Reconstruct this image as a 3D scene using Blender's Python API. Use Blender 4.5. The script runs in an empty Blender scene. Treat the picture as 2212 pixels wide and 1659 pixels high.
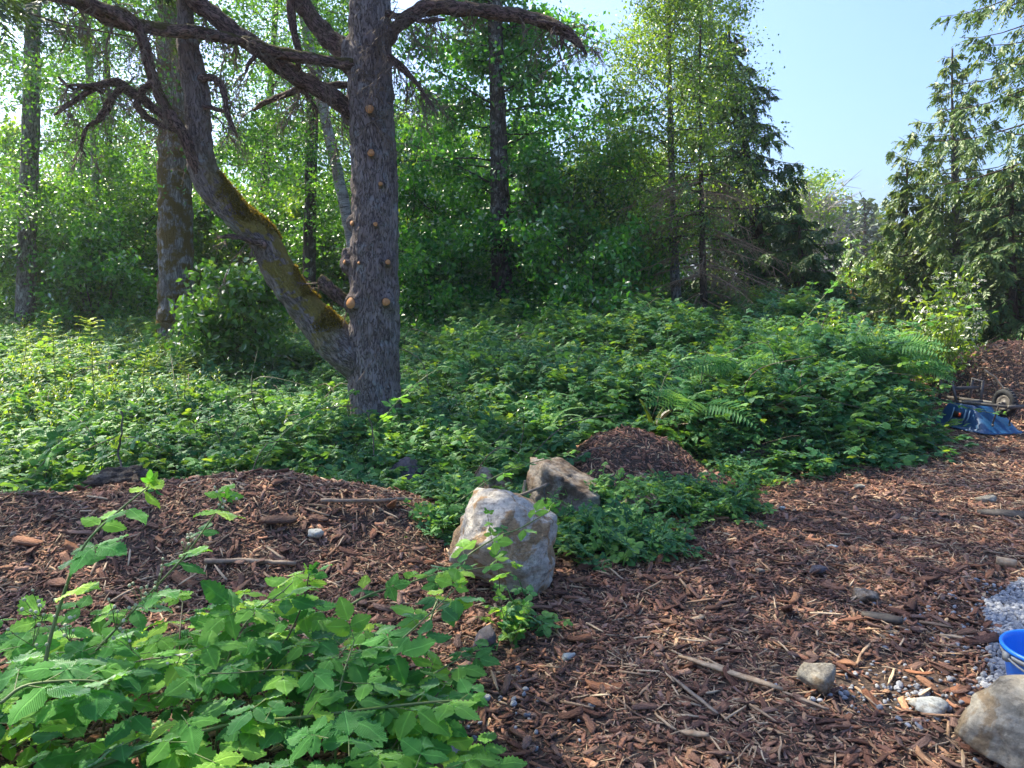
import bpy, bmesh, math, random
import numpy as np
from mathutils import Vector, Matrix, Euler
R = math.radians
rng = np.random.default_rng(7)
random.seed(7)
scene = bpy.context.scene
COL = scene.collection

# ------------------------------------------------------------------ camera
PITCH = R(6.65); CAMZ = 1.6; FPX = 1628.0
cam = bpy.data.objects.new('camera', bpy.data.cameras.new('camera'))
COL.objects.link(cam); scene.camera = cam
cam.location = (0, 0, CAMZ); cam.rotation_euler = (R(90) - PITCH, 0, 0)
cam.data.sensor_width = 36; cam.data.lens = 36 * FPX / 2212
cam.data.clip_start = 0.05; cam.data.clip_end = 2000

# ------------------------------------------------------------------ sky, sun, exposure
SUN_AZ = -52.0      # degrees from the view direction (+Y), negative = to the left
SUN_EL = 50.0
world = bpy.data.worlds.new('World'); scene.world = world; world.use_nodes = True
wn = world.node_tree
bg = wn.nodes['Background']
sky = wn.nodes.new('ShaderNodeTexSky'); sky.sky_type = 'NISHITA'; sky.sun_disc = False
sky.sun_elevation = R(SUN_EL); sky.sun_rotation = R(SUN_AZ)
sky.air_density = 0.95; sky.dust_density = 4.3; sky.ozone_density = 10.0
wn.links.new(sky.outputs[0], bg.inputs[0]); bg.inputs[1].default_value = 0.15
sun = bpy.data.objects.new('sun', bpy.data.lights.new('sun', 'SUN'))
COL.objects.link(sun)
sun.data.energy = 5.0; sun.data.angle = R(0.53); sun.data.color = (1.0, 0.91, 0.70)
sd = Vector((math.sin(R(SUN_AZ)) * math.cos(R(SUN_EL)), math.cos(R(SUN_AZ)) * math.cos(R(SUN_EL)), math.sin(R(SUN_EL))))
sun.rotation_euler = sd.to_track_quat('Z', 'Y').to_euler()
vs = scene.view_settings
vs.view_transform = 'Standard'; vs.look = 'None'; vs.gamma = 1.0; vs.use_curve_mapping = False
vs.exposure = 1.38
cy = scene.cycles
cy.use_denoising = True
cy.max_bounces = 7; cy.diffuse_bounces = 4; cy.glossy_bounces = 2; cy.transmission_bounces = 5; cy.transparent_max_bounces = 4
cy.use_adaptive_sampling = True; cy.adaptive_threshold = 0.015
cy.sample_clamp_indirect = 6.0

# ------------------------------------------------------------------ pixel helpers (2212x1659 view of the photo)
cp, sp = math.cos(PITCH), math.sin(PITCH)
def ray(px, py):
    a = (px - 1106) / FPX; b = (829.5 - py) / FPX
    return np.array([a, cp + b * sp, -sp + b * cp])
def P(px, py, y):
    d = ray(px, py); return np.array([0, 0, CAMZ]) + d * (y / d[1])
def G(px, py, z=0.0):
    d = ray(px, py); return np.array([0, 0, CAMZ]) + d * ((z - CAMZ) / d[2])

# ------------------------------------------------------------------ numpy noise
def _h(ix, iy, iz, s):
    n = (ix.astype(np.int64) * 374761393 + iy.astype(np.int64) * 668265263 + iz.astype(np.int64) * 2147483647 + s * 1274126177) & 0xFFFFFFFF
    n = ((n ^ (n >> 13)) * 1274126177) & 0xFFFFFFFF
    n = (n ^ (n >> 16)) & 0xFFFFFFFF
    return n / 4294967295.0
def noise3(p, s=0):
    p = np.asarray(p, float); i = np.floor(p).astype(np.int64); f = p - i; f = f * f * (3 - 2 * f)
    r = 0
    for dx in (0, 1):
        wx = f[..., 0] if dx else 1 - f[..., 0]
        for dy in (0, 1):
            wy = f[..., 1] if dy else 1 - f[..., 1]
            for dz in (0, 1):
                wz = f[..., 2] if dz else 1 - f[..., 2]
                r = r + wx * wy * wz * _h(i[..., 0] + dx, i[..., 1] + dy, i[..., 2] + dz, s)
    return r * 2 - 1
def fbm(p, o=4, s=0, g=0.5):
    p = np.asarray(p, float); r = 0; a = 1.0
    for k in range(o):
        r = r + a * noise3(p * 2 ** k + 17.3 * k, s + k); a *= g
    return r
def n2(x, y, s=0, o=3):
    x, y = np.broadcast_arrays(np.asarray(x, float), np.asarray(y, float))
    return fbm(np.stack([x, y, np.zeros_like(x) + 3.7], -1), o, s)

# ------------------------------------------------------------------ terrain
MOUND2 = (1.04, 6.72)
def sstep(a, b, x):
    t = np.clip((x - a) / (b - a), 0, 1); return t * t * (3 - 2 * t)
def mound1(x, y):
    h = np.interp(x, [-6.6, -6, -4, -3, -2.4, -1.9, -1.5, -1.1, -.75, -.42, -.2], [0, .2, .27, .33, .41, .445, .43, .36, .26, .10, 0])
    h = h * np.exp(-np.abs((y - 4.75 - 0.05 * (x + 2)) / 0.66) ** 2.2) * (1 + .10 * n2(x * 1.7, y * 1.7, 44))
    return h
def mound2(x, y):
    r = np.sqrt(((x - MOUND2[0]) / 0.74) ** 2 + ((y - MOUND2[1]) / 0.72) ** 2)
    r = r * (1 + .10 * n2(x * 2.1, y * 2.1, 45))
    r2 = np.sqrt(((x - 1.62) / .40) ** 2 + ((y - 6.42) / .34) ** 2)
    return np.maximum(0.44 * np.clip(1 - r ** 1.6, 0, 1) ** 1.05, .11 * np.clip(1 - r2 ** 1.5, 0, 1)) * (1 + .12 * n2(x * 4, y * 4, 46))
def mound3(x, y):      # heap behind the wheelbarrow
    r = np.sqrt(((x - 7.3) / 1.9) ** 2 + ((y - 10.9) / 1.5) ** 2)
    return 0.95 * np.clip(1 - r ** 1.5, 0, 1)
def base_h(x, y):
    return 0.035 * n2(np.asarray(x) * 0.9, np.asarray(y) * 0.9, 3) + 0.25 * sstep(12, 26, y)
def H(x, y):
    x = np.asarray(x, float); y = np.asarray(y, float)
    return base_h(x, y) + mound1(x, y) + mound2(x, y) + mound3(x, y) + 0.012 * n2(x * 5, y * 5, 5)
def Hn(x, y, e=0.04):
    gx = (H(x + e, y) - H(x - e, y)) / (2 * e); gy = (H(x, y + e) - H(x, y - e)) / (2 * e)
    n = np.stack([-gx, -gy, np.ones_like(gx)], -1)
    return n / np.linalg.norm(n, axis=-1, keepdims=True)

# ------------------------------------------------------------------ mesh helpers
def mk_mesh(name, V, faces, mat=None, smooth=False, attrs=None, vattrs=None):
    """faces: list of (M,k) int arrays"""
    if not isinstance(faces, (list, tuple)): faces = [faces]
    faces = [np.asarray(f, np.int64) for f in faces if len(f)]
    me = bpy.data.meshes.new(name)
    V = np.asarray(V, np.float32)
    me.vertices.add(len(V)); me.vertices.foreach_set('co', V.ravel())
    li = np.concatenate([f.ravel() for f in faces]); starts = []; o = 0
    for f in faces:
        starts.append(o + np.arange(len(f)) * f.shape[1]); o += f.size
    starts = np.concatenate(starts)
    me.loops.add(len(li)); me.loops.foreach_set('vertex_index', li.astype(np.int32))
    me.polygons.add(len(starts)); me.polygons.foreach_set('loop_start', starts.astype(np.int32))
    if smooth: me.polygons.foreach_set('use_smooth', np.ones(len(starts), bool))
    for k, a in (attrs or {}).items():
        at = me.attributes.new(k, 'FLOAT', 'POINT'); at.data.foreach_set('value', np.asarray(a, np.float32).ravel())
    for k, a in (vattrs or {}).items():
        at = me.attributes.new(k, 'FLOAT_VECTOR', 'POINT'); at.data.foreach_set('vector', np.asarray(a, np.float32).ravel())
    me.update(calc_edges=True)
    if mat: me.materials.append(mat)
    return me
def obj(name, me, parent=None, link=True):
    o = bpy.data.objects.new(name, me)
    if link: COL.objects.link(o)
    if parent: o.parent = parent
    return o
def tag(o, label, cat, group=None, kind=None):
    if label: o['label'] = label
    if cat: o['category'] = cat
    if group: o['group'] = group
    if kind: o['kind'] = kind
    return o
def thing(name, label, cat, loc=(0, 0, 0), rz=0, group=None):
    o = bpy.data.objects.new(name, None); COL.objects.link(o)
    o.location = [float(v) for v in loc]; o.rotation_euler = (0, 0, rz); o.empty_display_size = 0.1
    return tag(o, label, cat, group)
class MB:
    """collects vertex / face arrays"""
    def __init__(s): s.V = []; s.F = {}; s.n = 0; s.T = []; s.B = []
    def add(s, V, F, t=None, b=None):
        V = np.asarray(V, float).reshape(-1, 3)
        for f in (F if isinstance(F, list) else [F]):
            f = np.asarray(f, np.int64)
            s.F.setdefault(f.shape[1], []).append(f + s.n)
        s.V.append(V); s.n += len(V)
        s.T.append(np.zeros(len(V)) if t is None else np.broadcast_to(np.asarray(t, float), (len(V),)))
        s.B.append(np.zeros((len(V), 3)) if b is None else b)
        return s
    def mesh(s, name, mat, smooth=False, off=None):
        V = np.concatenate(s.V)
        if off is not None: V = V - np.asarray(off)
        return mk_mesh(name, V, [np.concatenate(f) for f in s.F.values()], mat, smooth,
                       {'tint': np.concatenate(s.T)}, {'bco': np.concatenate(s.B)})
    def build(s, name, mat, parent=None, smooth=False, off=None):
        return obj(name, s.mesh(name, mat, smooth, off), parent)
def unit(v):
    v = np.asarray(v, float); return v / (np.linalg.norm(v, axis=-1, keepdims=True) + 1e-12)
def resample(pts, n):
    """Catmull-Rom through pts (k,d) -> n samples"""
    p = np.asarray(pts, float); k = len(p)
    if k == 2:
        t = np.linspace(0, 1, n)[:, None]; return p[0] * (1 - t) + p[1] * t
    q = np.vstack([2 * p[0] - p[1], p, 2 * p[-1] - p[-2]])
    u = np.linspace(0, k - 1 - 1e-9, n); i = u.astype(int); f = (u - i)[:, None]
    a, b, c, d = q[i], q[i + 1], q[i + 2], q[i + 3]
    return 0.5 * (2 * b + (c - a) * f + (2 * a - 5 * b + 4 * c - d) * f * f + (3 * b - a - 3 * c + d) * f ** 3)
def tube(mb, pts, rad, sides=8, t=None, rough=0.0, seed=0, cap=True, roughf=6.0):
    p = np.asarray(pts, float); n = len(p)
    rad = np.broadcast_to(np.asarray(rad, float), (n,))
    tg = unit(np.gradient(p, axis=0))
    ref = np.array([0.0, 0, 1]) if abs(tg[0, 2]) < 0.9 else np.array([1.0, 0, 0])
    u = unit(np.cross(ref, tg[0])); U = np.zeros((n, 3)); U[0] = u
    for i in range(1, n):
        u = u - tg[i] * np.dot(u, tg[i]); u = u / (np.linalg.norm(u) + 1e-12); U[i] = u
    W = np.cross(tg, U)
    th = np.arange(sides) * 2 * np.pi / sides
    c, s = np.cos(th), np.sin(th)
    dirs = U[:, None] * c[None, :, None] + W[:, None] * s[None, :, None]
    r = np.repeat(rad[:, None], sides, 1)
    arc = np.concatenate([[0], np.cumsum(np.linalg.norm(np.diff(p, axis=0), axis=1))])
    b = np.stack([c[None] * r, s[None] * r, np.repeat(arc[:, None], sides, 1)], -1)
    if rough:
        r = r * (1 + rough * fbm(b * roughf + seed * 7.7, 3, seed))
    V = p[:, None] + dirs * r[..., None]
    i = np.arange(n - 1)[:, None] * sides; j = np.arange(sides)[None]; j2 = (j + 1) % sides
    F = np.stack([i + j, i + j2, i + j2 + sides, i + j + sides], -1).reshape(-1, 4)
    V = V.reshape(-1, 3); b = b.reshape(-1, 3)
    fs = [F]
    if cap:
        V = np.vstack([V, p[0], p[-1]]); b = np.vstack([b, [0, 0, 0], [0, 0, arc[-1]]])
        k = n * sides; jj = np.arange(sides)
        fs.append(np.stack([np.full(sides, k), (jj + 1) % sides, jj], -1))
        e = (n - 1) * sides
        fs.append(np.stack([np.full(sides, k + 1), e + jj, e + (jj + 1) % sides], -1))
    mb.add(V, fs, t, b)
    return mb
def box(mb, c, s, rot=None, t=None):
    v = np.array([[x, y, z] for z in (-.5, .5) for y in (-.5, .5) for x in (-.5, .5)]) * np.asarray(s)
    if rot is not None: v = v @ np.asarray(rot).T
    mb.add(v + np.asarray(c), np.array([[0, 2, 3, 1], [4, 5, 7, 6], [0, 1, 5, 4], [2, 6, 7, 3], [0, 4, 6, 2], [1, 3, 7, 5]]), t)
    return mb
def leaf_quads(mb, pos, axis, nrm, L, W, tint, fold=0.15):
    """rhombic two-triangle leaves, bent along the midrib; all (N,...) arrays"""
    n = len(pos)
    ax = unit(axis); nr = unit(nrm - ax * np.sum(nrm * ax, -1, keepdims=True)); sd_ = np.cross(nr, ax)
    L = np.broadcast_to(np.asarray(L, float), (n,))[:, None]; W = np.broadcast_to(np.asarray(W, float), (n,))[:, None]
    a = pos; tip = pos + ax * L
    m = pos + ax * L * 0.42 + nr * L * fold
    V = np.stack([a, m + sd_ * W * .5, tip, m - sd_ * W * .5], 1).reshape(-1, 3)
    k = np.arange(n)[:, None] * 4
    F = np.concatenate([k + np.array([[0, 1, 2]]), k + np.array([[0, 2, 3]])], 0)
    mb.add(V, F, np.repeat(np.broadcast_to(tint, (n,)), 4))
def rand_dirs(n, up=0.0, r=rng):
    v = r.normal(size=(n, 3)); v = unit(v); v[:, 2] += up; return unit(v)
def basis(ax, nr):
    x = unit(np.asarray(ax, float)); z = np.asarray(nr, float); z = unit(z - x * np.dot(z, x)); y = np.cross(z, x)
    m = Matrix.Identity(4)
    for i in range(3):
        m[i][0] = x[i]; m[i][1] = y[i]; m[i][2] = z[i]
    return m

# ------------------------------------------------------------------ materials
def newmat(name):
    m = bpy.data.materials.new(name); m.use_nodes = True
    nt = m.node_tree; nt.nodes.clear()
    return m, nt
def nd(nt, typ, props=None, **inp):
    n = nt.nodes.new('ShaderNode' + typ)
    for k, v in (props or {}).items(): setattr(n, k, v)
    for k, v in inp.items():
        key = int(k[1:]) if k[0] == 'i' and k[1:].isdigit() else k.replace('_', ' ')
        s = n.inputs[key]
        if isinstance(v, bpy.types.NodeSocket): nt.links.new(v, s)
        else: s.default_value = v
    return n
def ramp(nt, fac, stops, interp='LINEAR'):
    n = nt.nodes.new('ShaderNodeValToRGB'); cr = n.color_ramp; cr.interpolation = interp
    while len(cr.elements) < len(stops): cr.elements.new(0.5)
    for e, (p, c) in zip(cr.elements, stops):
        e.position = p; e.color = tuple(c) + (1,) if len(c) == 3 else c
    nt.links.new(fac, n.inputs[0]); return n.outputs[0]
def mixc(nt, fac, a, b, mode='MIX'):
    n = nt.nodes.new('ShaderNodeMix'); n.data_type = 'RGBA'; n.blend_type = mode
    for s, v in ((n.inputs[0], fac), (n.inputs[6], a), (n.inputs[7], b)):
        if isinstance(v, bpy.types.NodeSocket): nt.links.new(v, s)
        else: s.default_value = v if not isinstance(v, tuple) or len(v) == 4 else v + (1,)
    return n.outputs[2]
def math_(nt, op, a, b=0.0, clamp=False):
    n = nt.nodes.new('ShaderNodeMath'); n.operation = op; n.use_clamp = clamp
    for s, v in zip(n.inputs, (a, b)):
        if isinstance(v, bpy.types.NodeSocket): nt.links.new(v, s)
        else: s.default_value = v
    return n.outputs[0]
def tintval(nt):
    a = nd(nt, 'Attribute', {'attribute_name': 'tint'}).outputs['Fac']
    o = nd(nt, 'ObjectInfo').outputs['Random']
    return math_(nt, 'FRACT', math_(nt, 'ADD', a, o))
def out(nt, sh):
    nt.links.new(sh, nd(nt, 'OutputMaterial').inputs[0])
def leaf_mat(name, stops, trans=0.45, gloss=0.05, rough=0.38, tcol=(2.0, 1.75, 0.5), veins=False, back=None):
    m, nt = newmat(name)
    t = tintval(nt)
    c = ramp(nt, t, stops)
    bump = None
    if veins:
        at = nd(nt, 'Attribute', {'attribute_name': 'luv'}).outputs['Vector']
        sx = nd(nt, 'SeparateXYZ', i0=at)
        av = math_(nt, 'ABSOLUTE', sx.outputs[1])
        ph = math_(nt, 'MULTIPLY', math_(nt, 'SUBTRACT', sx.outputs[0], math_(nt, 'MULTIPLY', av, 0.42)), 52.0)
        w = math_(nt, 'POWER', math_(nt, 'ABSOLUTE', math_(nt, 'SINE', ph)), 0.6)       # 0 at the veins
        mid = math_(nt, 'MULTIPLY', av, 9.0, True)
        w2 = math_(nt, 'MULTIPLY', w, mid)
        ns = nd(nt, 'TexNoise', i0=nd(nt, 'TexCoord').outputs['Object'])
        ns.inputs['Scale'].default_value = 60
        hgt = math_(nt, 'ADD', w2, math_(nt, 'MULTIPLY', ns.outputs[0], 0.5))
        bump = nd(nt, 'Bump', Height=hgt, Strength=0.8, Distance=0.005).outputs[0]
        lite = mixc(nt, 1.0, c, (1.6, 1.45, 1.4, 1), 'MULTIPLY')
        c = mixc(nt, math_(nt, 'MULTIPLY', math_(nt, 'SUBTRACT', 1.0, w2), 0.75), c, lite)
    if back is not None:
        geo = nd(nt, 'NewGeometry')
        cb = mixc(nt, geo.outputs['Backfacing'], c, mixc(nt, back[1], c, back[0]))
    else: cb = c
    d = nd(nt, 'BsdfDiffuse', Color=cb)
    tr = nd(nt, 'BsdfTranslucent', Color=mixc(nt, 1.0, c, tuple(tcol) + (1,), 'MULTIPLY'))
    if bump:
        nt.links.new(bump, d.inputs['Normal'])
    mx = nd(nt, 'MixShader', i0=trans, i1=d.outputs[0], i2=tr.outputs[0])
    g = nd(nt, 'BsdfGlossy', Color=(1, 1, 1, 1), Roughness=rough)
    if bump: nt.links.new(bump, g.inputs['Normal'])
    fr = nd(nt, 'Fresnel', IOR=1.42)
    fac = math_(nt, "MULTIPLY", fr.outputs[0], gloss * 3)
    mx2 = nd(nt, 'MixShader', i0=fac, i1=mx.outputs[0], i2=g.outputs[0])
    out(nt, mx2.outputs[0])
    return m
def plain(name, col, rough=0.6, var=0.0, scale=20.0, bump=0.0, col2=None, metallic=0.0, spec=0.4):
    m, nt = newmat(name)
    b = nd(nt, 'BsdfPrincipled', Roughness=rough, Metallic=metallic)
    b.inputs['Specular IOR Level'].default_value = spec
    co = nd(nt, 'TexCoord').outputs['Object']
    nz = nd(nt, 'TexNoise', Vector=co, Scale=scale, Detail=6.0, Roughness=0.6)
    c2 = col2 if col2 is not None else tuple(max(0, v * (1 - var)) for v in col)
    nt.links.new(ramp(nt, nz.outputs[0], [(0.35, col), (0.65, c2)]), b.inputs['Base Color'])
    if bump:
        nt.links.new(nd(nt, 'Bump', Height=nz.outputs[0], Strength=bump, Distance=0.01).outputs[0], b.inputs['Normal'])
    out(nt, b.outputs[0]); return m
def bark_mat(name, cols, crack=(0.02, 0.016, 0.014), sc=(22, 22, 5), depth=0.02, moss=0.0, mosscol=((0.06, 0.05, 0.008), (0.14, 0.11, 0.02)),
             moss_up=0.0, lichen=None, lich_amt=0.35, crack_w=0.14, band=None):
    m, nt = newmat(name)
    bco = nd(nt, 'Attribute', {'attribute_name': 'bco'}).outputs['Vector']
    mp = nd(nt, 'Mapping', Vector=bco, Scale=sc).outputs[0]
    nz = nd(nt, 'TexNoise', Vector=mp, Scale=1.3, Detail=4.0)
    mv = nd(nt, 'MixRGB', {'blend_type': 'ADD'}, i0=0.55, i1=mp, i2=nz.outputs['Color']).outputs[0]
    rn = nd(nt, 'TexNoise', Vector=mv, Scale=0.8, Detail=3.0, Roughness=0.55, Distortion=0.7)
    rdg = math_(nt, 'MULTIPLY', math_(nt, 'ABSOLUTE', math_(nt, 'SUBTRACT', rn.outputs[0], 0.5)), 1.9)
    fine = nd(nt, 'TexNoise', Vector=mp, Scale=4.0, Detail=8.0, Roughness=0.7)
    big = nd(nt, 'TexNoise', Vector=bco, Scale=3.0, Detail=4.0)
    cell = nd(nt, 'TexVoronoi', {'feature': 'F1'}, Vector=mv, Scale=1.0)
    fc = math_(nt, 'ADD', math_(nt, 'MULTIPLY', fine.outputs[0], 0.6), math_(nt, 'MULTIPLY', cell.outputs['Color'], 0.4))
    c = ramp(nt, fc, [(0.25, cols[0]), (0.55, cols[1]), (0.8, cols[2])])
    c = mixc(nt, ramp(nt, big.outputs[0], [(0.40, (0, 0, 0)), (0.62, (.75, .75, .75))]), c, mixc(nt, 1.0, c, (0.68, 0.60, 0.57, 1), 'MULTIPLY'))
    if lichen:
        lm = ramp(nt, nd(nt, 'TexNoise', Vector=bco, Scale=5.0, Detail=7.0, Roughness=0.65).outputs[0], [(0.62 - lich_amt * 0.4, (0, 0, 0)), (0.70 - lich_amt * 0.3, (1, 1, 1))])
        c = mixc(nt, lm, c, mixc(nt, fine.outputs[0], tuple(v * 0.65 for v in lichen) + (1,), tuple(lichen) + (1,)))
    if band:
        wv = nd(nt, 'TexNoise', Vector=nd(nt, 'Mapping', Vector=bco, Scale=(4, 4, 26)).outputs[0], Scale=1.0, Detail=5.0)
        c = mixc(nt, ramp(nt, wv.outputs[0], [(0.55, (0, 0, 0)), (0.66, (1, 1, 1))]), c, tuple(band) + (1,))
    ck = ramp(nt, rdg, [(0.0, (0, 0, 0)), (crack_w * .5, (.55, .55, .55)), (crack_w * 1.3, (1, 1, 1))])
    c = mixc(nt, ck, tuple(crack) + (1,), c)
    h = math_(nt, 'ADD', ck, math_(nt, 'MULTIPLY', fine.outputs[0], 0.5))
    if moss > 0:
        geo = nd(nt, 'NewGeometry')
        z = nd(nt, 'SeparateXYZ', i0=geo.outputs['Normal']).outputs[2]
        mn = nd(nt, 'TexNoise', Vector=bco, Scale=4.5, Detail=6.0, Roughness=0.65)
        v = math_(nt, 'ADD', mn.outputs[0], math_(nt, 'MULTIPLY', z, moss_up))
        mm = ramp(nt, v, [(0.66 - moss * 0.3, (0, 0, 0)), (0.76 - moss * 0.3, (1, 1, 1))])
        hasm = nd(nt, 'Attribute', {'attribute_name': 'mossy'}).outputs['Fac']
        mm = math_(nt, 'MULTIPLY', mm, hasm) if moss_up else mm
        f2 = nd(nt, 'TexNoise', Vector=bco, Scale=70.0, Detail=4.0)
        c = mixc(nt, mm, c, mixc(nt, f2.outputs[0], tuple(mosscol[0]) + (1,), tuple(mosscol[1]) + (1,)))
        h = math_(nt, 'ADD', h, math_(nt, 'MULTIPLY', math_(nt, 'MULTIPLY', mm, f2.outputs[0]), 1.2))
    b = nd(nt, 'BsdfPrincipled', Roughness=0.85)
    b.inputs['Specular IOR Level'].default_value = 0.25
    nt.links.new(c, b.inputs['Base Color'])
    nt.links.new(nd(nt, 'Bump', Height=h, Strength=0.9, Distance=depth).outputs[0], b.inputs['Normal'])
    out(nt, b.outputs[0]); return m

M = {}
M['bark_main'] = bark_mat('bark_main', [(0.20, 0.165, 0.155), (0.255, 0.215, 0.20), (0.32, 0.28, 0.265)], crack=(0.075, 0.058, 0.054), sc=(40, 40, 11), depth=0.018,
                          moss=0.8, moss_up=0.40, lichen=(0.30, 0.31, 0.30), lich_amt=0.15, mosscol=((0.14, 0.11, 0.025), (0.31, 0.245, 0.06)), crack_w=0.09)
M['bark_branch'] = bark_mat('bark_branch', [(0.145, 0.09, 0.08), (0.23, 0.15, 0.13), (0.31, 0.23, 0.20)], sc=(40, 40, 16), depth=0.012,
                            moss=0.5, moss_up=0.22, mosscol=((0.05, 0.04, 0.01), (0.12, 0.10, 0.03)))
M['bark_mossy'] = bark_mat('bark_mossy', [(0.32, 0.29, 0.27), (0.50, 0.47, 0.45), (0.64, 0.62, 0.60)], crack=(0.09, 0.075, 0.065), sc=(34, 34, 5), depth=0.03,
                           moss=0.72, mosscol=((0.09, 0.06, 0.014), (0.22, 0.15, 0.035)), crack_w=0.22)
M['bark_dark'] = bark_mat('bark_dark', [(0.04, 0.03, 0.026), (0.085, 0.07, 0.062), (0.15, 0.13, 0.115)], sc=(20, 20, 6), depth=0.02,
                          lichen=(0.30, 0.30, 0.28), lich_amt=0.28)
M['bark_grey'] = bark_mat('bark_grey', [(0.10, 0.09, 0.08), (0.20, 0.18, 0.165), (0.30, 0.28, 0.26)], sc=(26, 26, 7), depth=0.012,
                          lichen=(0.36, 0.36, 0.33), lich_amt=0.45, moss=0.25, mosscol=((0.04, 0.035, 0.01), (0.09, 0.08, 0.02)))
M['bark_birch'] = bark_mat('bark_birch', [(0.30, 0.28, 0.27), (0.45, 0.43, 0.42), (0.58, 0.56, 0.55)], crack=(0.10, 0.09, 0.085), sc=(8, 8, 30), depth=0.006,
                           crack_w=0.06, band=(0.08, 0.065, 0.06))
M['bark_brown'] = bark_mat('bark_brown', [(0.07, 0.045, 0.03), (0.13, 0.09, 0.06), (0.2, 0.15, 0.11)], sc=(30, 30, 8), depth=0.012)
M['twig_dead'] = plain('twig_dead', (0.20, 0.145, 0.11), 0.8, 0.4, 30)
M['twig_red'] = plain('twig_red', (0.36, 0.235, 0.15), 0.8, 0.45, 30)
M['twig_grey'] = plain('twig_grey', (0.42, 0.38, 0.34), 0.8, 0.35, 30)
M['cut_wood'] = plain('cut_wood', (0.55, 0.27, 0.11), 0.7, 0, 50, 0.2, col2=(0.42, 0.19, 0.07))
M['wood_pale'] = plain('wood_pale', (0.46, 0.34, 0.22), 0.65, 0, 40, 0.3, col2=(0.30, 0.19, 0.11))
M['wood_stick'] = plain('wood_stick', (0.30, 0.23, 0.17), 0.7, 0, 25, 0.3, col2=(0.17, 0.12, 0.085))
M['dead_wood_dark'] = plain('dead_wood_dark', (0.05, 0.04, 0.033), 0.8, 0, 25, 0.4, col2=(0.10, 0.085, 0.07))
# foliage
M['bramble'] = leaf_mat('bramble', [(0.0, (0.054, 0.198, 0.062)), (0.35, (0.089, 0.300, 0.072)), (0.65, (0.150, 0.390, 0.072)), (0.88, (0.256, 0.522, 0.082)), (1.0, (0.419, 0.652, 0.089))], 0.42, 0.085, 0.5, tcol=(1.8, 1.7, 0.5), veins=True,
                       back=((0.25, 0.32, 0.25, 1), 0.5))
M['thicket'] = leaf_mat('thicket', [(0.0, (0.035, 0.135, 0.068)), (0.4, (0.062, 0.195, 0.075)), (0.75, (0.105, 0.26, 0.075)), (1.0, (0.16, 0.32, 0.08))], 0.42, 0.07, 0.5, tcol=(3.0, 2.1, 0.4), back=((0.22, 0.30, 0.22, 1), 0.3))
M['herb'] = leaf_mat('herb', [(0.0, (0.051, 0.150, 0.044)), (0.6, (0.085, 0.210, 0.055)), (1.0, (0.145, 0.280, 0.066))], 0.45, 0.04, 0.4, back=((0.24, 0.32, 0.2, 1), 0.3))
M['shoot_yellow_suntint'] = leaf_mat('shoot_yellow_suntint', [(0.0, (0.20, 0.31, 0.04)), (1.0, (0.32, 0.42, 0.06))], 0.5, 0.04, tcol=(1.6, 1.4, 0.5))  # yellow-green shoot leaves, brightened so the colour itself carries backlit sun glow
M['alder'] = leaf_mat('alder', [(0.0, (0.043, 0.144, 0.040)), (0.5, (0.074, 0.220, 0.046)), (0.85, (0.126, 0.295, 0.050)), (1.0, (0.200, 0.381, 0.055))], 0.45, 0.055, 0.4)
M['cherry'] = leaf_mat('cherry', [(0.0, (0.032, 0.149, 0.045)), (0.6, (0.066, 0.246, 0.052)), (1.0, (0.149, 0.384, 0.062))], 0.42, 0.06, 0.35)
M['birch_leaf'] = leaf_mat('birch_leaf', [(0.0, (0.102, 0.209, 0.050)), (0.6, (0.167, 0.299, 0.063)), (1.0, (0.270, 0.380, 0.084))], 0.45, 0.05, 0.4)
M['cedar'] = leaf_mat('cedar', [(0.0, (0.035, 0.091, 0.035)), (0.6, (0.071, 0.146, 0.048)), (1.0, (0.143, 0.199, 0.063))], 0.30, 0.012, 0.5, tcol=(1.3, 1.2, 0.6))
M['cedar_gold'] = leaf_mat('cedar_gold', [(0.0, (0.054, 0.126, 0.039)), (0.6, (0.115, 0.196, 0.060)), (1.0, (0.203, 0.259, 0.083))], 0.32, 0.012, 0.5, tcol=(1.3, 1.2, 0.6))
M['spruce'] = leaf_mat('spruce', [(0.0, (0.026, 0.058, 0.026)), (0.6, (0.046, 0.091, 0.036)), (1.0, (0.078, 0.117, 0.046))], 0.2, 0.03, 0.5)
M['far_conifer'] = leaf_mat('far_conifer', [(0.0, (0.035, 0.075, 0.04)), (1.0, (0.08, 0.125, 0.065))], 0.25, 0.03, 0.5)
M['far_leaf'] = leaf_mat('far_leaf', [(0.0, (0.057, 0.162, 0.044)), (0.6, (0.113, 0.248, 0.052)), (1.0, (0.245, 0.361, 0.070))], 0.45, 0.04, 0.45)
M['fern'] = leaf_mat('fern', [(0.0, (0.067, 0.210, 0.071)), (0.7, (0.123, 0.285, 0.088)), (1.0, (0.200, 0.361, 0.088))], 0.42, 0.004, 0.5)
M['fern_old'] = leaf_mat('fern_old', [(0.0, (0.06, 0.055, 0.015)), (0.6, (0.09, 0.07, 0.02)), (1.0, (0.13, 0.09, 0.025))], 0.35, 0.03, 0.5)
M['fern_bright'] = leaf_mat('fern_bright', [(0.0, (0.13, 0.2, 0.03)), (1.0, (0.2, 0.24, 0.04))], 0.45, 0.03, 0.5)
M['elder'] = leaf_mat('elder', [(0.0, (0.085, 0.183, 0.043)), (0.6, (0.146, 0.244, 0.055)), (1.0, (0.220, 0.317, 0.073))], 0.5, 0.05, 0.4)
M['dead_needle'] = leaf_mat('dead_needle', [(0.0, (0.12, 0.055, 0.02)), (1.0, (0.26, 0.13, 0.05))], 0.3, 0.02, 0.6)
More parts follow.
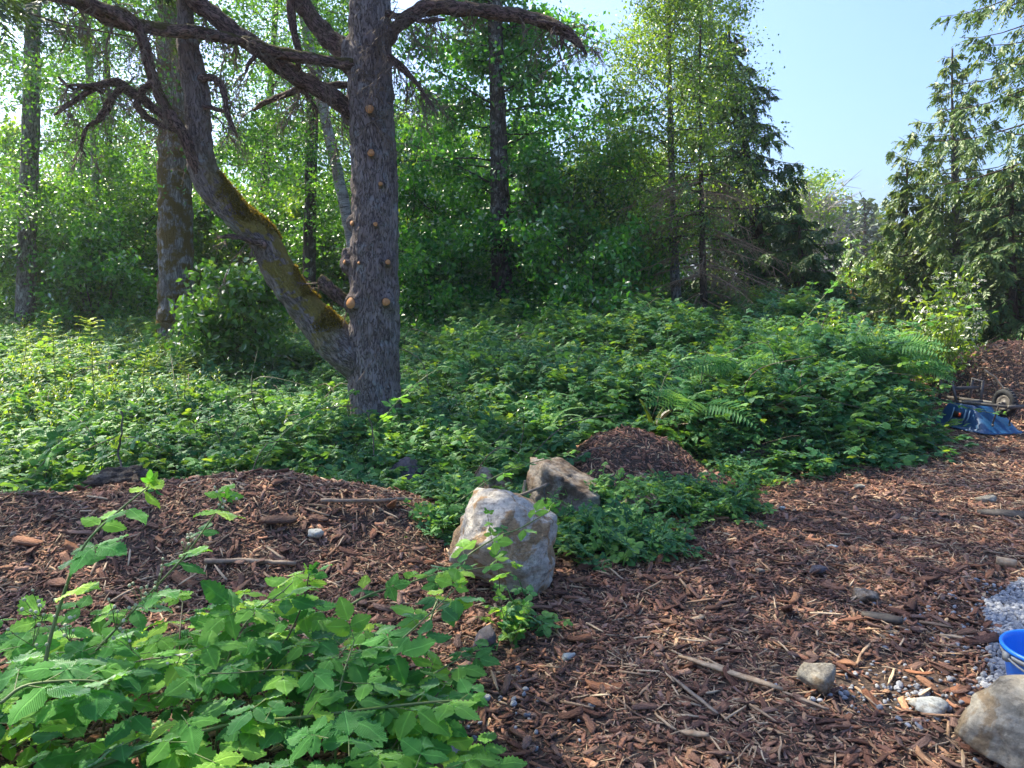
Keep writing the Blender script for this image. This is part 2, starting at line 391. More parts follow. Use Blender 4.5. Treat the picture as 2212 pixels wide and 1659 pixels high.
M['blossom'] = leaf_mat('blossom', [(0.0, (0.62, 0.63, 0.55)), (1.0, (0.75, 0.74, 0.68))], 0.35, 0.02, 0.6, tcol=(1, 1, 0.9))
M['bud'] = leaf_mat('bud', [(0.0, (0.45, 0.48, 0.30)), (1.0, (0.62, 0.60, 0.45))], 0.2, 0.02, 0.6, tcol=(1, 1, 0.9))
M['cane'] = plain('cane', (0.10, 0.16, 0.04), 0.5, 0, 14, 0.1, col2=(0.15, 0.17, 0.06))
M['cane_red'] = plain('cane_red', (0.10, 0.06, 0.035), 0.55, 0, 18, 0.1, col2=(0.09, 0.12, 0.04))
M['moss'] = leaf_mat('moss', [(0.0, (0.10, 0.08, 0.018)), (0.6, (0.20, 0.16, 0.036)), (1.0, (0.31, 0.25, 0.06))], 0.35, 0.01, 0.7)

def chip_mat(name, stops, scale=9.0, grain=0.5, rough=0.75, spec=0.3):
    m, nt = newmat(name)
    t = tintval(nt)
    c = ramp(nt, t, stops)
    co = nd(nt, 'TexCoord').outputs['Object']
    nz = nd(nt, 'TexNoise', Vector=nd(nt, 'Mapping', Vector=co, Scale=(scale * .25, scale, scale)).outputs[0], Scale=1.0, Detail=5.0, Roughness=0.65)
    c = mixc(nt, math_(nt, 'MULTIPLY', math_(nt, 'SUBTRACT', 0.75, nz.outputs[0], True), grain * 1.6, True), c, mixc(nt, 1.0, c, (0.3, 0.26, 0.25, 1), 'MULTIPLY'))
    b = nd(nt, 'BsdfPrincipled', Roughness=rough); b.inputs['Specular IOR Level'].default_value = spec
    nt.links.new(c, b.inputs['Base Color'])
    nt.links.new(nd(nt, 'Bump', Height=nz.outputs[0], Strength=0.7, Distance=0.06).outputs[0], b.inputs['Normal'])
    out(nt, b.outputs[0]); return m
M['chip'] = chip_mat('chip', [(0.0, (0.159, 0.083, 0.063)), (0.25, (0.291, 0.144, 0.101)), (0.5, (0.435, 0.210, 0.139)), (0.68, (0.581, 0.285, 0.168)), (0.80, (0.493, 0.309, 0.249)), (0.92, (0.785, 0.422, 0.229)), (1.0, (0.873, 0.644, 0.399))])
M['chip_big'] = chip_mat('chip_big', [(0.0, (0.108, 0.055, 0.043)), (0.22, (0.189, 0.091, 0.063)), (0.42, (0.290, 0.127, 0.075)), (0.55, (0.240, 0.143, 0.109)), (0.72, (0.341, 0.208, 0.157)), (0.86, (0.378, 0.163, 0.084)), (1.0, (0.455, 0.264, 0.157))], 9.0, 0.8)
M['splinter'] = chip_mat('splinter', [(0.0, (0.382, 0.226, 0.134)), (0.5, (0.595, 0.410, 0.255)), (1.0, (0.793, 0.608, 0.410))], 8.0, 0.3)
M['slab'] = chip_mat('slab', [(0.0, (0.16, 0.085, 0.06)), (1.0, (0.24, 0.14, 0.10))], 120.0, 0.9)
M['pebble'] = chip_mat('pebble', [(0.0, (0.216, 0.232, 0.270)), (0.5, (0.389, 0.410, 0.459)), (1.0, (0.594, 0.601, 0.620))], 6.0, 0.2, 0.6)

# ------------------------------------------------------------------ geometry-node scatter for stuff
_GN = None
def gn_group():
    global _GN
    if _GN: return _GN
    g = bpy.data.node_groups.new('scatter', 'GeometryNodeTree')
    g.interface.new_socket('Geometry', in_out='INPUT', socket_type='NodeSocketGeometry')
    g.interface.new_socket('Source', in_out='INPUT', socket_type='NodeSocketCollection')
    g.interface.new_socket('Geometry', in_out='OUTPUT', socket_type='NodeSocketGeometry')
    N = g.nodes; L = g.links
    gi = N.new('NodeGroupInput'); go = N.new('NodeGroupOutput')
    ip = N.new('GeometryNodeInstanceOnPoints'); ci = N.new('GeometryNodeCollectionInfo')
    ci.inputs['Separate Children'].default_value = True; ci.inputs['Reset Children'].default_value = True
    def na(nm, t):
        n = N.new('GeometryNodeInputNamedAttribute'); n.data_type = t; n.inputs['Name'].default_value = nm
        return n.outputs['Attribute']
    er = N.new('FunctionNodeEulerToRotation')
    L.new(gi.outputs[0], ip.inputs['Points']); L.new(gi.outputs[1], ci.inputs['Collection'])
    L.new(ci.outputs[0], ip.inputs['Instance']); ip.inputs['Pick Instance'].default_value = True
    L.new(na('idx', 'INT'), ip.inputs['Instance Index'])
    L.new(na('rot', 'FLOAT_VECTOR'), er.inputs[0]); L.new(er.outputs[0], ip.inputs['Rotation'])
    L.new(na('scl', 'FLOAT_VECTOR'), ip.inputs['Scale'])
    L.new(ip.outputs[0], go.inputs[0])
    _GN = g; return g
def scatter(name, protos, pos, rot, scl, idx, parent=None):
    """protos: list of mesh datablocks; pos/rot (N,3); scl (N,) or (N,3)"""
    c = bpy.data.collections.new(name + '_source')
    for i, me in enumerate(protos):
        c.objects.link(bpy.data.objects.new('%s_source_%02d' % (name, i), me))
    n = len(pos)
    me = bpy.data.meshes.new(name)
    me.vertices.add(n); me.vertices.foreach_set('co', np.asarray(pos, np.float32).ravel())
    scl = np.asarray(scl, np.float32)
    if scl.ndim == 1: scl = np.repeat(scl[:, None], 3, 1)
    a = me.attributes.new('rot', 'FLOAT_VECTOR', 'POINT'); a.data.foreach_set('vector', np.asarray(rot, np.float32).ravel())
    a = me.attributes.new('scl', 'FLOAT_VECTOR', 'POINT'); a.data.foreach_set('vector', scl.ravel())
    a = me.attributes.new('idx', 'INT', 'POINT'); a.data.foreach_set('value', np.asarray(idx, np.int32))
    o = obj(name, me, parent)
    md = o.modifiers.new('scatter', 'NODES'); md.node_group = gn_group()
    for it in md.node_group.interface.items_tree:
        if it.item_type == 'SOCKET' and it.name == 'Source': md[it.identifier] = c
    return o
def eulers(ax, nr):
    """vectorised: x axis = ax, z ~ nr  -> XYZ euler"""
    x = unit(ax); z = unit(nr - x * np.sum(nr * x, -1, keepdims=True)); y = np.cross(z, x)
    b = np.arctan2(-x[:, 2], np.hypot(x[:, 0], x[:, 1]))
    return np.stack([np.arctan2(y[:, 2], z[:, 2]), b, np.arctan2(x[:, 1], x[:, 0])], -1)

# ================================================================== STRUCTURE: ground
def ground_mat():
    m, nt = newmat('soil')
    co = nd(nt, 'TexCoord').outputs['Object']
    a = nd(nt, 'TexNoise', Vector=co, Scale=1.1, Detail=6.0)
    f = nd(nt, 'TexNoise', Vector=co, Scale=38.0, Detail=8.0, Roughness=0.7)
    v = nd(nt, 'TexVoronoi', Vector=co, Scale=45.0)
    c = ramp(nt, f.outputs[0], [(0.3, (0.035, 0.024, 0.019)), (0.55, (0.085, 0.056, 0.043)), (0.75, (0.14, 0.10, 0.075))])
    c = mixc(nt, math_(nt, 'MULTIPLY', ramp(nt, a.outputs[0], [(0.45, (0, 0, 0)), (0.65, (1, 1, 1))]), 0.5), c, (0.075, 0.066, 0.058, 1))
    b = nd(nt, 'BsdfPrincipled', Roughness=0.95); b.inputs['Specular IOR Level'].default_value = 0.15
    nt.links.new(c, b.inputs['Base Color'])
    h = math_(nt, 'ADD', f.outputs[0], v.outputs['Distance'])
    nt.links.new(nd(nt, 'Bump', Height=h, Strength=0.9, Distance=0.02).outputs[0], b.inputs['Normal'])
    out(nt, b.outputs[0]); return m
M['soil'] = ground_mat()
def grid_mesh(name, xs, ys, hf, mat, mask=None):
    X, Y = np.meshgrid(xs, ys); Z = hf(X, Y)
    V = np.stack([X, Y, Z], -1).reshape(-1, 3); nx = len(xs)
    i = np.arange(len(ys) - 1)[:, None] * nx + np.arange(nx - 1)[None]
    F = np.stack([i, i + 1, i + 1 + nx, i + nx], -1).reshape(-1, 4)
    if mask is not None:
        k = mask(X, Y).ravel(); F = F[k[F].any(1)]
        used = np.unique(F); re = np.zeros(len(V), int); re[used] = np.arange(len(used)); V = V[used]; F = re[F]
    return mk_mesh(name, V, F, mat, True)
def axis_vals(lo, hi, st, far):
    d = np.arange(lo, hi + st, st); o = [20, 45, 90, 180, far]
    return np.concatenate([[lo - v for v in o[::-1]], d, [hi + v for v in o]])
tag(obj('ground', grid_mesh('ground', axis_vals(-9, 10, 0.12, 420), axis_vals(-3, 16, 0.12, 420), lambda x, y: base_h(x, y) + 0.012 * n2(x * 5, y * 5, 5), M['soil'])),
    'brown soil under the wood chips and the thicket', None, None, 'structure')
def mound(name, label, f, xs, ys):
    me = grid_mesh(name, xs, ys, lambda x, y: H(x, y) - 0.03 * (f(x, y) < 0.02) , M['soil'], lambda x, y: f(x, y) > 0.02)
    return tag(obj(name, me), label, 'mulch mound', 'mounds of bark mulch', 'thing')
MO1 = mound('bark_mound', 'long low mound of dark bark chips in front of the thicket', mound1, np.arange(-6.6, -0.2, 0.06), np.arange(3.2, 6.4, 0.06))
MO2 = mound('bark_mound', 'round dome of reddish bark chips beside the sword fern', mound2, np.arange(0.1, 2.15, 0.04), np.arange(5.8, 7.7, 0.04))
MO3 = mound('bark_mound', 'tall sunlit heap of wood chips behind the upturned wheelbarrow', mound3, np.arange(5.2, 9.5, 0.08), np.arange(9.2, 12.6, 0.08))

# front edge of the bramble thicket
FX = np.array([-9, -6, -3, -1.2, -0.45, 0.15, 0.55, 0.95, 1.6, 2.0, 2.6, 3.4, 4.2, 4.75, 5.0, 5.3, 5.8, 6.6, 9])
FY = np.array([5.6, 5.55, 5.6, 5.6, 5.75, 6.1, 6.9, 7.35, 7.3, 6.85, 6.8, 7.0, 7.7, 8.5, 9.3, 10.6, 12, 12.6, 13])
def yfront(x): return np.interp(x, FX, FY)
def canopy(x, y):
    """height of the thicket's top above the soil"""
    d = y - yfront(x)
    left = np.interp(y, [5.5, 6.5, 8, 10, 12, 15, 18], [0.20, 0.26, 0.34, 0.48, 0.60, 0.78, 0.88])
    right = np.interp(y, [6.5, 7.3, 8.3, 9.5, 12, 15, 18], [0.38, 0.70, 0.96, 1.10, 1.18, 1.2, 1.25])
    mid = np.interp(y, [5.5, 7, 9, 11, 13, 15, 18], [0.20, 0.30, 0.60, 0.90, 1.12, 1.26, 1.3])
    w = sstep(1.3, 2.6, x); w2 = sstep(-1.6, -0.6, x)
    t = (left * (1 - w2) + mid * w2) * (1 - w) + right * w
    return t * sstep(-0.15, 0.75, d) * (1 + 0.34 * n2(x * 0.85, y * 0.85, 11))

# ================================================================== mulch
def flake(seed, w=0.4, th=0.07, curl=0.5, n=10, taper=0.5):
    """ragged bark shard: nearly parallel sides, broken ends"""
    r = np.random.default_rng(seed); n = 12
    t = np.array([-.5, -.42, -.2, .12, .38, .5]); hw = w * .5 * np.array([r.uniform(.15, .9), r.uniform(.6, 1), r.uniform(.8, 1.1), r.uniform(.8, 1.1), r.uniform(.55, 1), r.uniform(.1, .85)])
    bend = r.uniform(-.12, .12)
    px = np.concatenate([t + r.uniform(-.05, .05, 6), (t + r.uniform(-.05, .05, 6))[::-1]])
    py = np.concatenate([-hw * r.uniform(.8, 1.1, 6), (hw * r.uniform(.8, 1.1, 6))[::-1]]) + bend * px ** 2 * 2
    z = curl * (py ** 2) * 2.0 * r.choice([1, -0.5]) + r.uniform(-.4, .5) * px ** 2 * 0.6 + r.uniform(-.025, .025, n)
    top = np.stack([px, py, z + th / 2 * r.uniform(.4, 1.2, n)], -1); bot = np.stack([px * .97, py * .92, z - th / 2], -1)
    i = np.arange(n); j = (i + 1) % n; q = np.array([[a, a + 1, 10 - a, 11 - a] for a in range(5)])
    return mk_mesh('flake', np.vstack([top, bot]), [q, q[:, ::-1] + n, np.stack([i, i + n, j + n, j], -1)], M['chip'])
def splint(seed, w=0.08, th=0.05):
    r = np.random.default_rng(seed)
    xs = np.array([-.5, -.15, .2, .5]); ws = w * np.array([r.uniform(.2, .7), 1, r.uniform(.7, 1), r.uniform(.1, .6)]) / 2
    yo = r.uniform(-.03, .03, 4); zo = r.uniform(-.02, .02, 4); zt = th / 2
    V = []
    for x, q, y0, z0 in zip(xs, ws, yo, zo):
        V += [[x, y0 - q, z0 - zt], [x, y0 + q, z0 - zt], [x, y0 + q * .8, z0 + zt], [x, y0 - q * .8, z0 + zt]]
    F = [[0, 1, 2, 3], [15, 14, 13, 12]]
    for k in range(3):
        for a in range(4):
            b = (a + 1) % 4; F.append([k * 4 + a, k * 4 + 4 + a, k * 4 + 4 + b, k * 4 + b])
    return mk_mesh('splint', np.array(V), np.array(F), M['splinter'])
FLAKES = [flake(100 + i, rng.uniform(.14, .5), rng.uniform(.05, .10), rng.uniform(0, 1.2)) for i in range(14)]
SPLINTS = [splint(200 + i, rng.uniform(.05, .13), rng.uniform(.04, .07)) for i in range(8)]
BIGFL = [flake(300 + i, rng.uniform(.11, .42), rng.uniform(.05, .09), rng.uniform(.2, 1.5), 10) for i in range(16)]
for b in BIGFL: b.materials[0] = M['chip_big']
def gravel_edge(y): return np.interp(y, [2.3, 2.7, 2.95, 3.2, 3.5, 3.8, 4.1], [1.76, 1.88, 2.0, 2.13, 2.3, 2.5, 2.9])
def mulch_ok(x, y):
    ok = (y < yfront(x) + 0.35) | (mound2(x, y) > 0.02) | ((mound3(x, y) > 0.02))
    g = (x > gravel_edge(y) + 0.08 * n2(x * 4, y * 4, 9)) & (y < 4.1)
    return ok & ~g
def sample_ground(n, dens):
    """points on the visible mulch (and a step to each side), kept with probability dens(x,y)"""
    y = rng.uniform(1.5, 13.0, n); x = rng.uniform(-1, 1, n) * (y * 0.75 + 1.4)
    k = rng.uniform(0, 1, n) < dens(x, y) * (y * 0.75 + 1.4) / 11.2
    k &= mulch_ok(x, y) & (x > -6.5) & (x < 9.4)
    return x[k], y[k]
def lay(x, y, tilt=0.35, lift=0.004):
    n = Hn(x, y); m = len(x)
    n = unit(n + rng.normal(0, tilt, (m, 3)) * np.array([1, 1, 0.2]))
    a = rng.uniform(0, 2 * np.pi, m); ax = np.stack([np.cos(a), np.sin(a), np.zeros(m)], -1)
    z = H(x, y) + lift
    return np.stack([x, y, z], -1), eulers(ax - n * np.sum(ax * n, -1, keepdims=True), n)
def bare(x, y):      # patches of bare soil
    q = np.exp(-(((x - 1.65) / .38) ** 2 + ((y - 3.0) / .28) ** 2)) + 0.8 * np.exp(-(((x + 0.75) / .3) ** 2 + ((y - 4.45) / .2) ** 2))
    return 1 - 0.8 * np.clip(q, 0, 1)
dens = lambda x, y: np.clip(1.3 * (3.4 / np.maximum(y, 2.4)) ** 1.25, 0.12, 1) * bare(x, y)
def chips(name, label, protos, N, smed, ssig, smax, tilt, lift, dfun):
    x, y = sample_ground(N, dfun)
    pos, rot = lay(x, y, tilt, lift)
    s = np.clip(np.exp(rng.normal(np.log(smed), ssig, len(x))), 0.012, smax) * (1 + 0.06 * np.maximum(y - 4, 0))
    idx = rng.integers(0, len(protos), len(x))
    m1 = mound1(x, y) > 0.03; m2 = mound2(x, y) > 0.03; m3 = mound3(x, y) > 0.03
    for sel, par, nm in ((~(m1 | m2 | m3), None, name), (m1, MO1, name), (m2, MO2, name), (m3, MO3, name)):
        if sel.any():
            o = scatter(nm, protos, pos[sel], rot[sel], s[sel], idx[sel], par)
            o['kind'] = 'stuff'
            if par is None: tag(o, label, 'wood chips', None, 'stuff')
chips('bark_chips', 'carpet of brown and purplish bark chips over the ground', FLAKES, 760000, 0.027, 0.48, 0.085, 0.42, 0.005, dens)
chips('wood_slivers', 'thin pale wood slivers strewn among the bark chips', SPLINTS, 330000, 0.034, 0.5, 0.12, 0.26, 0.010, lambda x, y: dens(x, y) * np.clip(0.45 + 0.9 * n2(x * 1.3, y * 1.3, 21), 0.12, 1))
chips('bark_flakes', 'larger flat bark flakes lying on the mulch', BIGFL, 26000, 0.062, 0.42, 0.16, 0.3, 0.014, dens)

# single chips that can be picked out, nearest the camera
def singles(name, protos, n, lab, cat, grp, smin, smax, ylo, yhi, lift):
    c = 0
    while c < n:
        y = rng.uniform(ylo, yhi) ** 1.0; x = rng.uniform(-0.62, 0.66) * y
        if not mulch_ok(np.array(x), np.array(y)): continue
        if x < -0.05 and y < 2.9: continue
        if abs(x + .1) < .35 and abs(y - 4.1) < .4: continue
        p, r = lay(np.array([x]), np.array([y]), 0.22, lift)
        o = obj(name, protos[c % len(protos)]); o.location = p[0]; o.rotation_euler = r[0]
        s = rng.uniform(smin, smax) * (1 + 0.05 * (y - 2.4)); o.scale = (s, s, s * 0.8)
        tag(o, lab, cat, grp); c += 1
singles('bark_chip', BIGFL, 260, 'loose dark bark chip lying on the mulch near the front', 'bark chip', 'loose bark chips in front', 0.045, 0.12, 2.25, 4.4, 0.022)
singles('wood_splinter', SPLINTS, 150, 'loose pale wood splinter lying on the mulch near the front', 'wood splinter', 'loose wood splinters in front', 0.06, 0.15, 2.25, 4.6, 0.024)

# ------------------------------------------------------------------ gravel
def pebble(seed):
    r = np.random.default_rng(seed)
    bm = bmesh.new(); bmesh.ops.create_icosphere(bm, subdivisions=2, radius=0.5)
    V = np.array([v.co[:] for v in bm.verts]); F = np.array([[v.index for v in f.verts] for f in bm.faces]); bm.free()
    V = V * (1 + 0.35 * noise3(V * 2.2 + seed, seed)[:, None]) * np.array([1, r.uniform(.65, .95), r.uniform(.5, .75)])
    return mk_mesh('pebble', V, F, M['pebble'], True)
PEB = [pebble(i) for i in range(8)]
n = 26000
gy = rng.uniform(2.2, 4.1, n); gx = rng.uniform(1.5, 4.0, n)
ge = gravel_edge(gy) + 0.08 * n2(gx * 4, gy * 4, 9)
k = rng.uniform(0, 1, n) < np.where(gx > ge, 1.0, 0.10 * np.exp(-(ge - gx) / 0.18))
gx, gy = gx[k], gy[k]
pos, rot = lay(gx, gy, 0.6, 0.006)
go = scatter('gravel', PEB, pos, rot, np.clip(np.exp(rng.normal(np.log(0.021), 0.3, len(gx))), .01, .04), rng.integers(0, 8, len(gx)))
tag(go, 'pale blue-grey gravel patch round the blue bucket', 'gravel', None, 'stuff')
n = 120; a = rng.normal(size=(n, 2)) * np.array([.17, .12]) + np.array([1.52, 2.92])
b2 = rng.normal(size=(45, 2)) * np.array([.14, .16]) + np.array([-.02, 2.72]); a = np.vstack([a, b2])
pos, rot = lay(a[:, 0], a[:, 1], .6, .012)
go = scatter('pebbles', PEB, pos, rot, np.clip(np.exp(rng.normal(np.log(0.017), .35, len(a))), .008, .035), rng.integers(0, 8, len(a)))
tag(go, 'small grey pebbles scattered on bare soil in the mulch', 'pebbles', None, 'stuff')

# ================================================================== rocks
def rock_mat(name, c0, c1, c2, scale=5.0, bump=0.5, patch=0.5):
    m, nt = newmat(name)
    co = nd(nt, 'TexCoord').outputs['Object']
    a = nd(nt, 'TexNoise', Vector=co, Scale=scale, Detail=9.0, Roughness=0.62, Distortion=0.6)
    f = nd(nt, 'TexNoise', Vector=co, Scale=scale * 9, Detail=8.0, Roughness=0.75)
    s = nd(nt, 'TexNoise', Vector=nd(nt, 'Mapping', Vector=co, Rotation=(0.4, 0.7, 0.3), Scale=(3, 3, 14)).outputs[0], Scale=scale * .6, Detail=6.0)
    c = ramp(nt, a.outputs[0], [(patch - 0.10, c0), (patch, c1), (patch + 0.05, c2)])
    c = mixc(nt, 0.8, c, ramp(nt, f.outputs[0], [(0.3, (0.28, 0.26, 0.25)), (0.5, (0.85, 0.85, 0.85)), (0.7, (1.25, 1.25, 1.25))]), 'MULTIPLY')
    c = mixc(nt, math_(nt, 'MULTIPLY', ramp(nt, s.outputs[0], [(0.55, (0, 0, 0)), (0.68, (1, 1, 1))]), 0.45), c, mixc(nt, 1.0, c, (0.4, 0.38, 0.38, 1), 'MULTIPLY'))
    b = nd(nt, 'BsdfPrincipled', Roughness=0.85); b.inputs['Specular IOR Level'].default_value = 0.25
    nt.links.new(c, b.inputs['Base Color'])
    cv = nd(nt, 'TexVoronoi', {'feature': 'DISTANCE_TO_EDGE'}, Vector=nd(nt, 'MixRGB', {'blend_type': 'ADD'}, i0=0.35, i1=co, i2=f.outputs['Color']).outputs[0], Scale=scale * 1.3)
    ck = ramp(nt, cv.outputs['Distance'], [(0.0, (0, 0, 0)), (0.035, (1, 1, 1))])
    c = mixc(nt, math_(nt, 'MULTIPLY', math_(nt, 'SUBTRACT', 1.0, ck), 0.3), c, mixc(nt, 1.0, c, (0.35, 0.30, 0.27, 1), 'MULTIPLY'))
    nt.links.new(c, b.inputs['Base Color'])
    h = math_(nt, 'ADD', math_(nt, 'ADD', math_(nt, 'MULTIPLY', f.outputs[0], 0.9), math_(nt, 'MULTIPLY', ck, .35)), math_(nt, 'ADD', a.outputs[0], s.outputs[0]))
    nt.links.new(nd(nt, 'Bump', Height=h, Strength=bump, Distance=0.03).outputs[0], b.inputs['Normal'])
    out(nt, b.outputs[0]); return m
M['rock_pale'] = rock_mat('rock_pale', (0.56, 0.515, 0.45), (0.60, 0.54, 0.46), (0.45, 0.30, 0.17), 5.0, 0.7, 0.50)
M['rock_tan'] = rock_mat('rock_tan', (0.34, 0.29, 0.21), (0.38, 0.345, 0.275), (0.29, 0.22, 0.14), 4.0, 0.6)
M['rock_brown'] = rock_mat('rock_brown', (0.34, 0.30, 0.26), (0.26, 0.20, 0.15), (0.16, 0.11, 0.075), 5.0, 0.7)
M['rock_dark'] = rock_mat('rock_dark', (0.07, 0.065, 0.08), (0.12, 0.11, 0.13), (0.16, 0.13, 0.13), 6.0, 0.5)
M['rock_soil'] = rock_mat('rock_soil', (0.10, 0.08, 0.065), (0.13, 0.10, 0.08), (0.20, 0.17, 0.14), 8.0, 0.9)
M['rock_white'] = rock_mat('rock_white', (0.38, 0.40, 0.37), (0.46, 0.47, 0.44), (0.36, 0.34, 0.29), 8.0, 0.3)
def rock(name, label, c, dims, mat, seed, planes=(), sink=0.3, sub=5, rough=0.07, nrand=14, rz=0.0, cat='rock', sharp=44):
    r = np.random.default_rng(seed)
    bm = bmesh.new(); bmesh.ops.create_icosphere(bm, subdivisions=sub, radius=1.0)
    D = np.array([v.co[:] for v in bm.verts]); F = np.array([[v.index for v in f.verts] for f in bm.faces]); bm.free()
    N_ = [unit(np.array(p[:3], float)) for p in planes]; d_ = [p[3] for p in planes]
    for i in range(nrand):
        N_.append(unit(r.normal(size=3))); d_.append(r.uniform(.82, 1.0))
    N_ = np.array(N_); d_ = np.array(d_)
    q = np.clip(D @ N_.T, 0.02, None) / d_            # 1/r per plane
    inv = (np.sum(q ** sharp, 1)) ** (1.0 / sharp)      # soft max -> slightly rounded edges
    V = D / inv[:, None]
    V = V * (1 + rough * fbm(V * 2.3 + seed, 5, seed, 0.55)[:, None])
    ridg = 1 - np.abs(fbm(V * 3.1 + seed + 9, 3, seed + 3))
    V = V * (1 - 0.05 * np.clip(ridg - .75, 0, 1)[:, None] * 4 * rough / .07)
    V = V * np.asarray(dims) * 0.5
    zmin = V[:, 2].min()
    o = obj(name, mk_mesh(name, V, F, mat, True))
    o.location = (c[0], c[1], float(H(c[0], c[1])) - zmin - sink * (V[:, 2].max() - zmin)); o.rotation_euler = (0, 0, rz)
    return tag(o, label, cat, 'rocks and stones lying about')
g = G(1090, 1268)
rock('boulder', 'large pale boulder with rusty patches and bramble leaves hanging over it', (g[0] - 0.01, g[1] - 0.01), (0.66, 0.60, 0.60), M['rock_pale'], 41,
     [(-.42, -.78, -.62, .62), (0.1, .1, 1, .90), (1, -.35, .05, .80), (.45, -.8, .35, .74), (-1, -.15, .45, .72), (-.25, -.6, .72, .82), (.55, .1, .85, .80)], 0.25, rough=0.08)
g = G(1212, 1118)
rock('boulder', 'brown slanting boulder behind the large pale one', (g[0], g[1] + 0.06), (0.64, 0.6, 0.48), M['rock_brown'], 52,
     [(.55, -.25, .8, .52), (-.95, -.25, .25, .70), (-.15, -.9, .2, .62), (.1, .3, 1, .95)], 0.27, rough=0.07)
g = G(915, 1072)
rock('boulder', 'small ochre boulder half hidden behind the large pale one', (g[0] + .55, g[1] - .15), (0.3, 0.3, 0.30), M['rock_brown'], 57, [(-.4, -.7, .6, .7)], 0.25)
rock('boulder', 'dark grey wedge-shaped rock at the end of the long mound', (g[0] - .12, g[1] + 0.1), (0.44, 0.36, 0.34), M['rock_dark'], 63,
     [(-.5, -.5, .75, .62), (.6, -.4, .7, .60), (0, -.9, .3, .75)], 0.35, rough=0.05)
g = G(2150, 1640)
rock('boulder', 'tan rounded boulder in front of the gravel patch', (g[0] + 0.18, g[1] - 0.06), (0.66, 0.46, 0.38), M['rock_tan'], 77,
     [(-.15, -.3, 1, .72), (-.55, -.65, .45, .78), (.1, -.95, .12, .72), (-.9, 0, .5, .86)], 0.22, rough=0.05)
g = G(920, 1655)
rock('rock', 'pale stone under the tip of the front brambles', (g[0], g[1] + 0.02), (0.20, 0.18, 0.17), M['rock_pale'], 81, [(0, -.5, .9, .7)], 0.3, cat='stone')
g = G(1625, 1008)
rock('rock', 'long brown rock under the fern bank', (g[0], g[1] + 0.14), (0.62, 0.34, 0.26), M['rock_soil'], 85, [(0, -.4, .9, .7), (0, -1, .1, .7)], 0.25)
g = G(1860, 1008)
rock('rock', 'flat grey stone at the edge of the fern bank', (g[0], g[1] + 0.06), (0.22, 0.16, 0.12), M['rock_brown'], 86, [(0, 0, 1, .5)], 0.3, cat='stone')
g = G(1480, 1110); 
rock('rock', 'reddish stone half buried in the low leaves', (g[0] - .35, g[1] - 0.1), (0.34, 0.2, 0.2), M['rock_brown'], 87, [(0, -.3, 1, .6)], 0.35, cat='stone')
g = P(150, 1065, 4.35)
rock('rock', 'knobbly soil-crusted lump at the far end of the long mound', (g[0] - .05, g[1] + 0.75), (0.34, 0.26, 0.24), M['rock_soil'], 88, [(0, -.2, 1, .8)], 0.25, rough=.16, cat='root clod')
for (px, py, lab, dims, mt, sd_) in [
    (1768, 1490, 'tan knotty stone beside the long split stick', (.15, .10, .12), 'rock_tan', 90),
    (2014, 1528, 'smooth white stone near the tan boulder', (.115, .07, .055), 'rock_white', 91),
    (1796, 1186, 'bright white pebble alone on the mulch', (.055, .035, .03), 'rock_white', 92),
    (1770, 1238, 'grey flat stone on the mulch above the tan stones', (.10, .06, .05), 'rock_dark', 93),
    (1873, 1300, 'mottled grey-tan stone in the middle of the mulch', (.115, .08, .075), 'rock_brown', 94),
    (1640, 1240, 'small round brown pebble in the mulch', (.045, .04, .035), 'rock_brown', 95),
    (1855, 1055, 'pale stone on the mulch toward the wheelbarrow', (.08, .06, .05), 'rock_tan', 96),
    (2130, 1085, 'cream stone beside the dark slab of bark', (.13, .08, .07), 'rock_tan', 97),
    (680, 1052, 'whitish stone on the crest of the long mound', (.09, .07, .06), 'rock_white', 98),
    (1050, 1402, 'grey stone lying below the pale boulder', (.10, .13, .08), 'rock_dark', 99),
    (1225, 1420, 'small pale pebble between the front chips', (.05, .045, .035), 'rock_white', 103),
    (1690, 1095, 'white shard of stone on the mulch in the middle', (.05, .03, .03), 'rock_white', 104)]:
    g = G(px, py, 0.0 if py > 1060 or px > 900 else 0.5)
    rock('stone', lab, (g[0], g[1]), dims, M[mt], sd_, [(0, -.2, 1, .7)], 0.12, 3, cat='stone')
# squared offcut
mb = MB(); box(mb, (0, 0, .02), (.10, .05, .04))
o = mb.build('wood_block', M['wood_pale']); g = G(2172, 1228); o.location = (g[0], g[1], H(g[0], g[1]) + .012); o.rotation_euler = (0.05, .06, -.5)
tag(o, 'square tan wood offcut above the gravel', 'wood block')

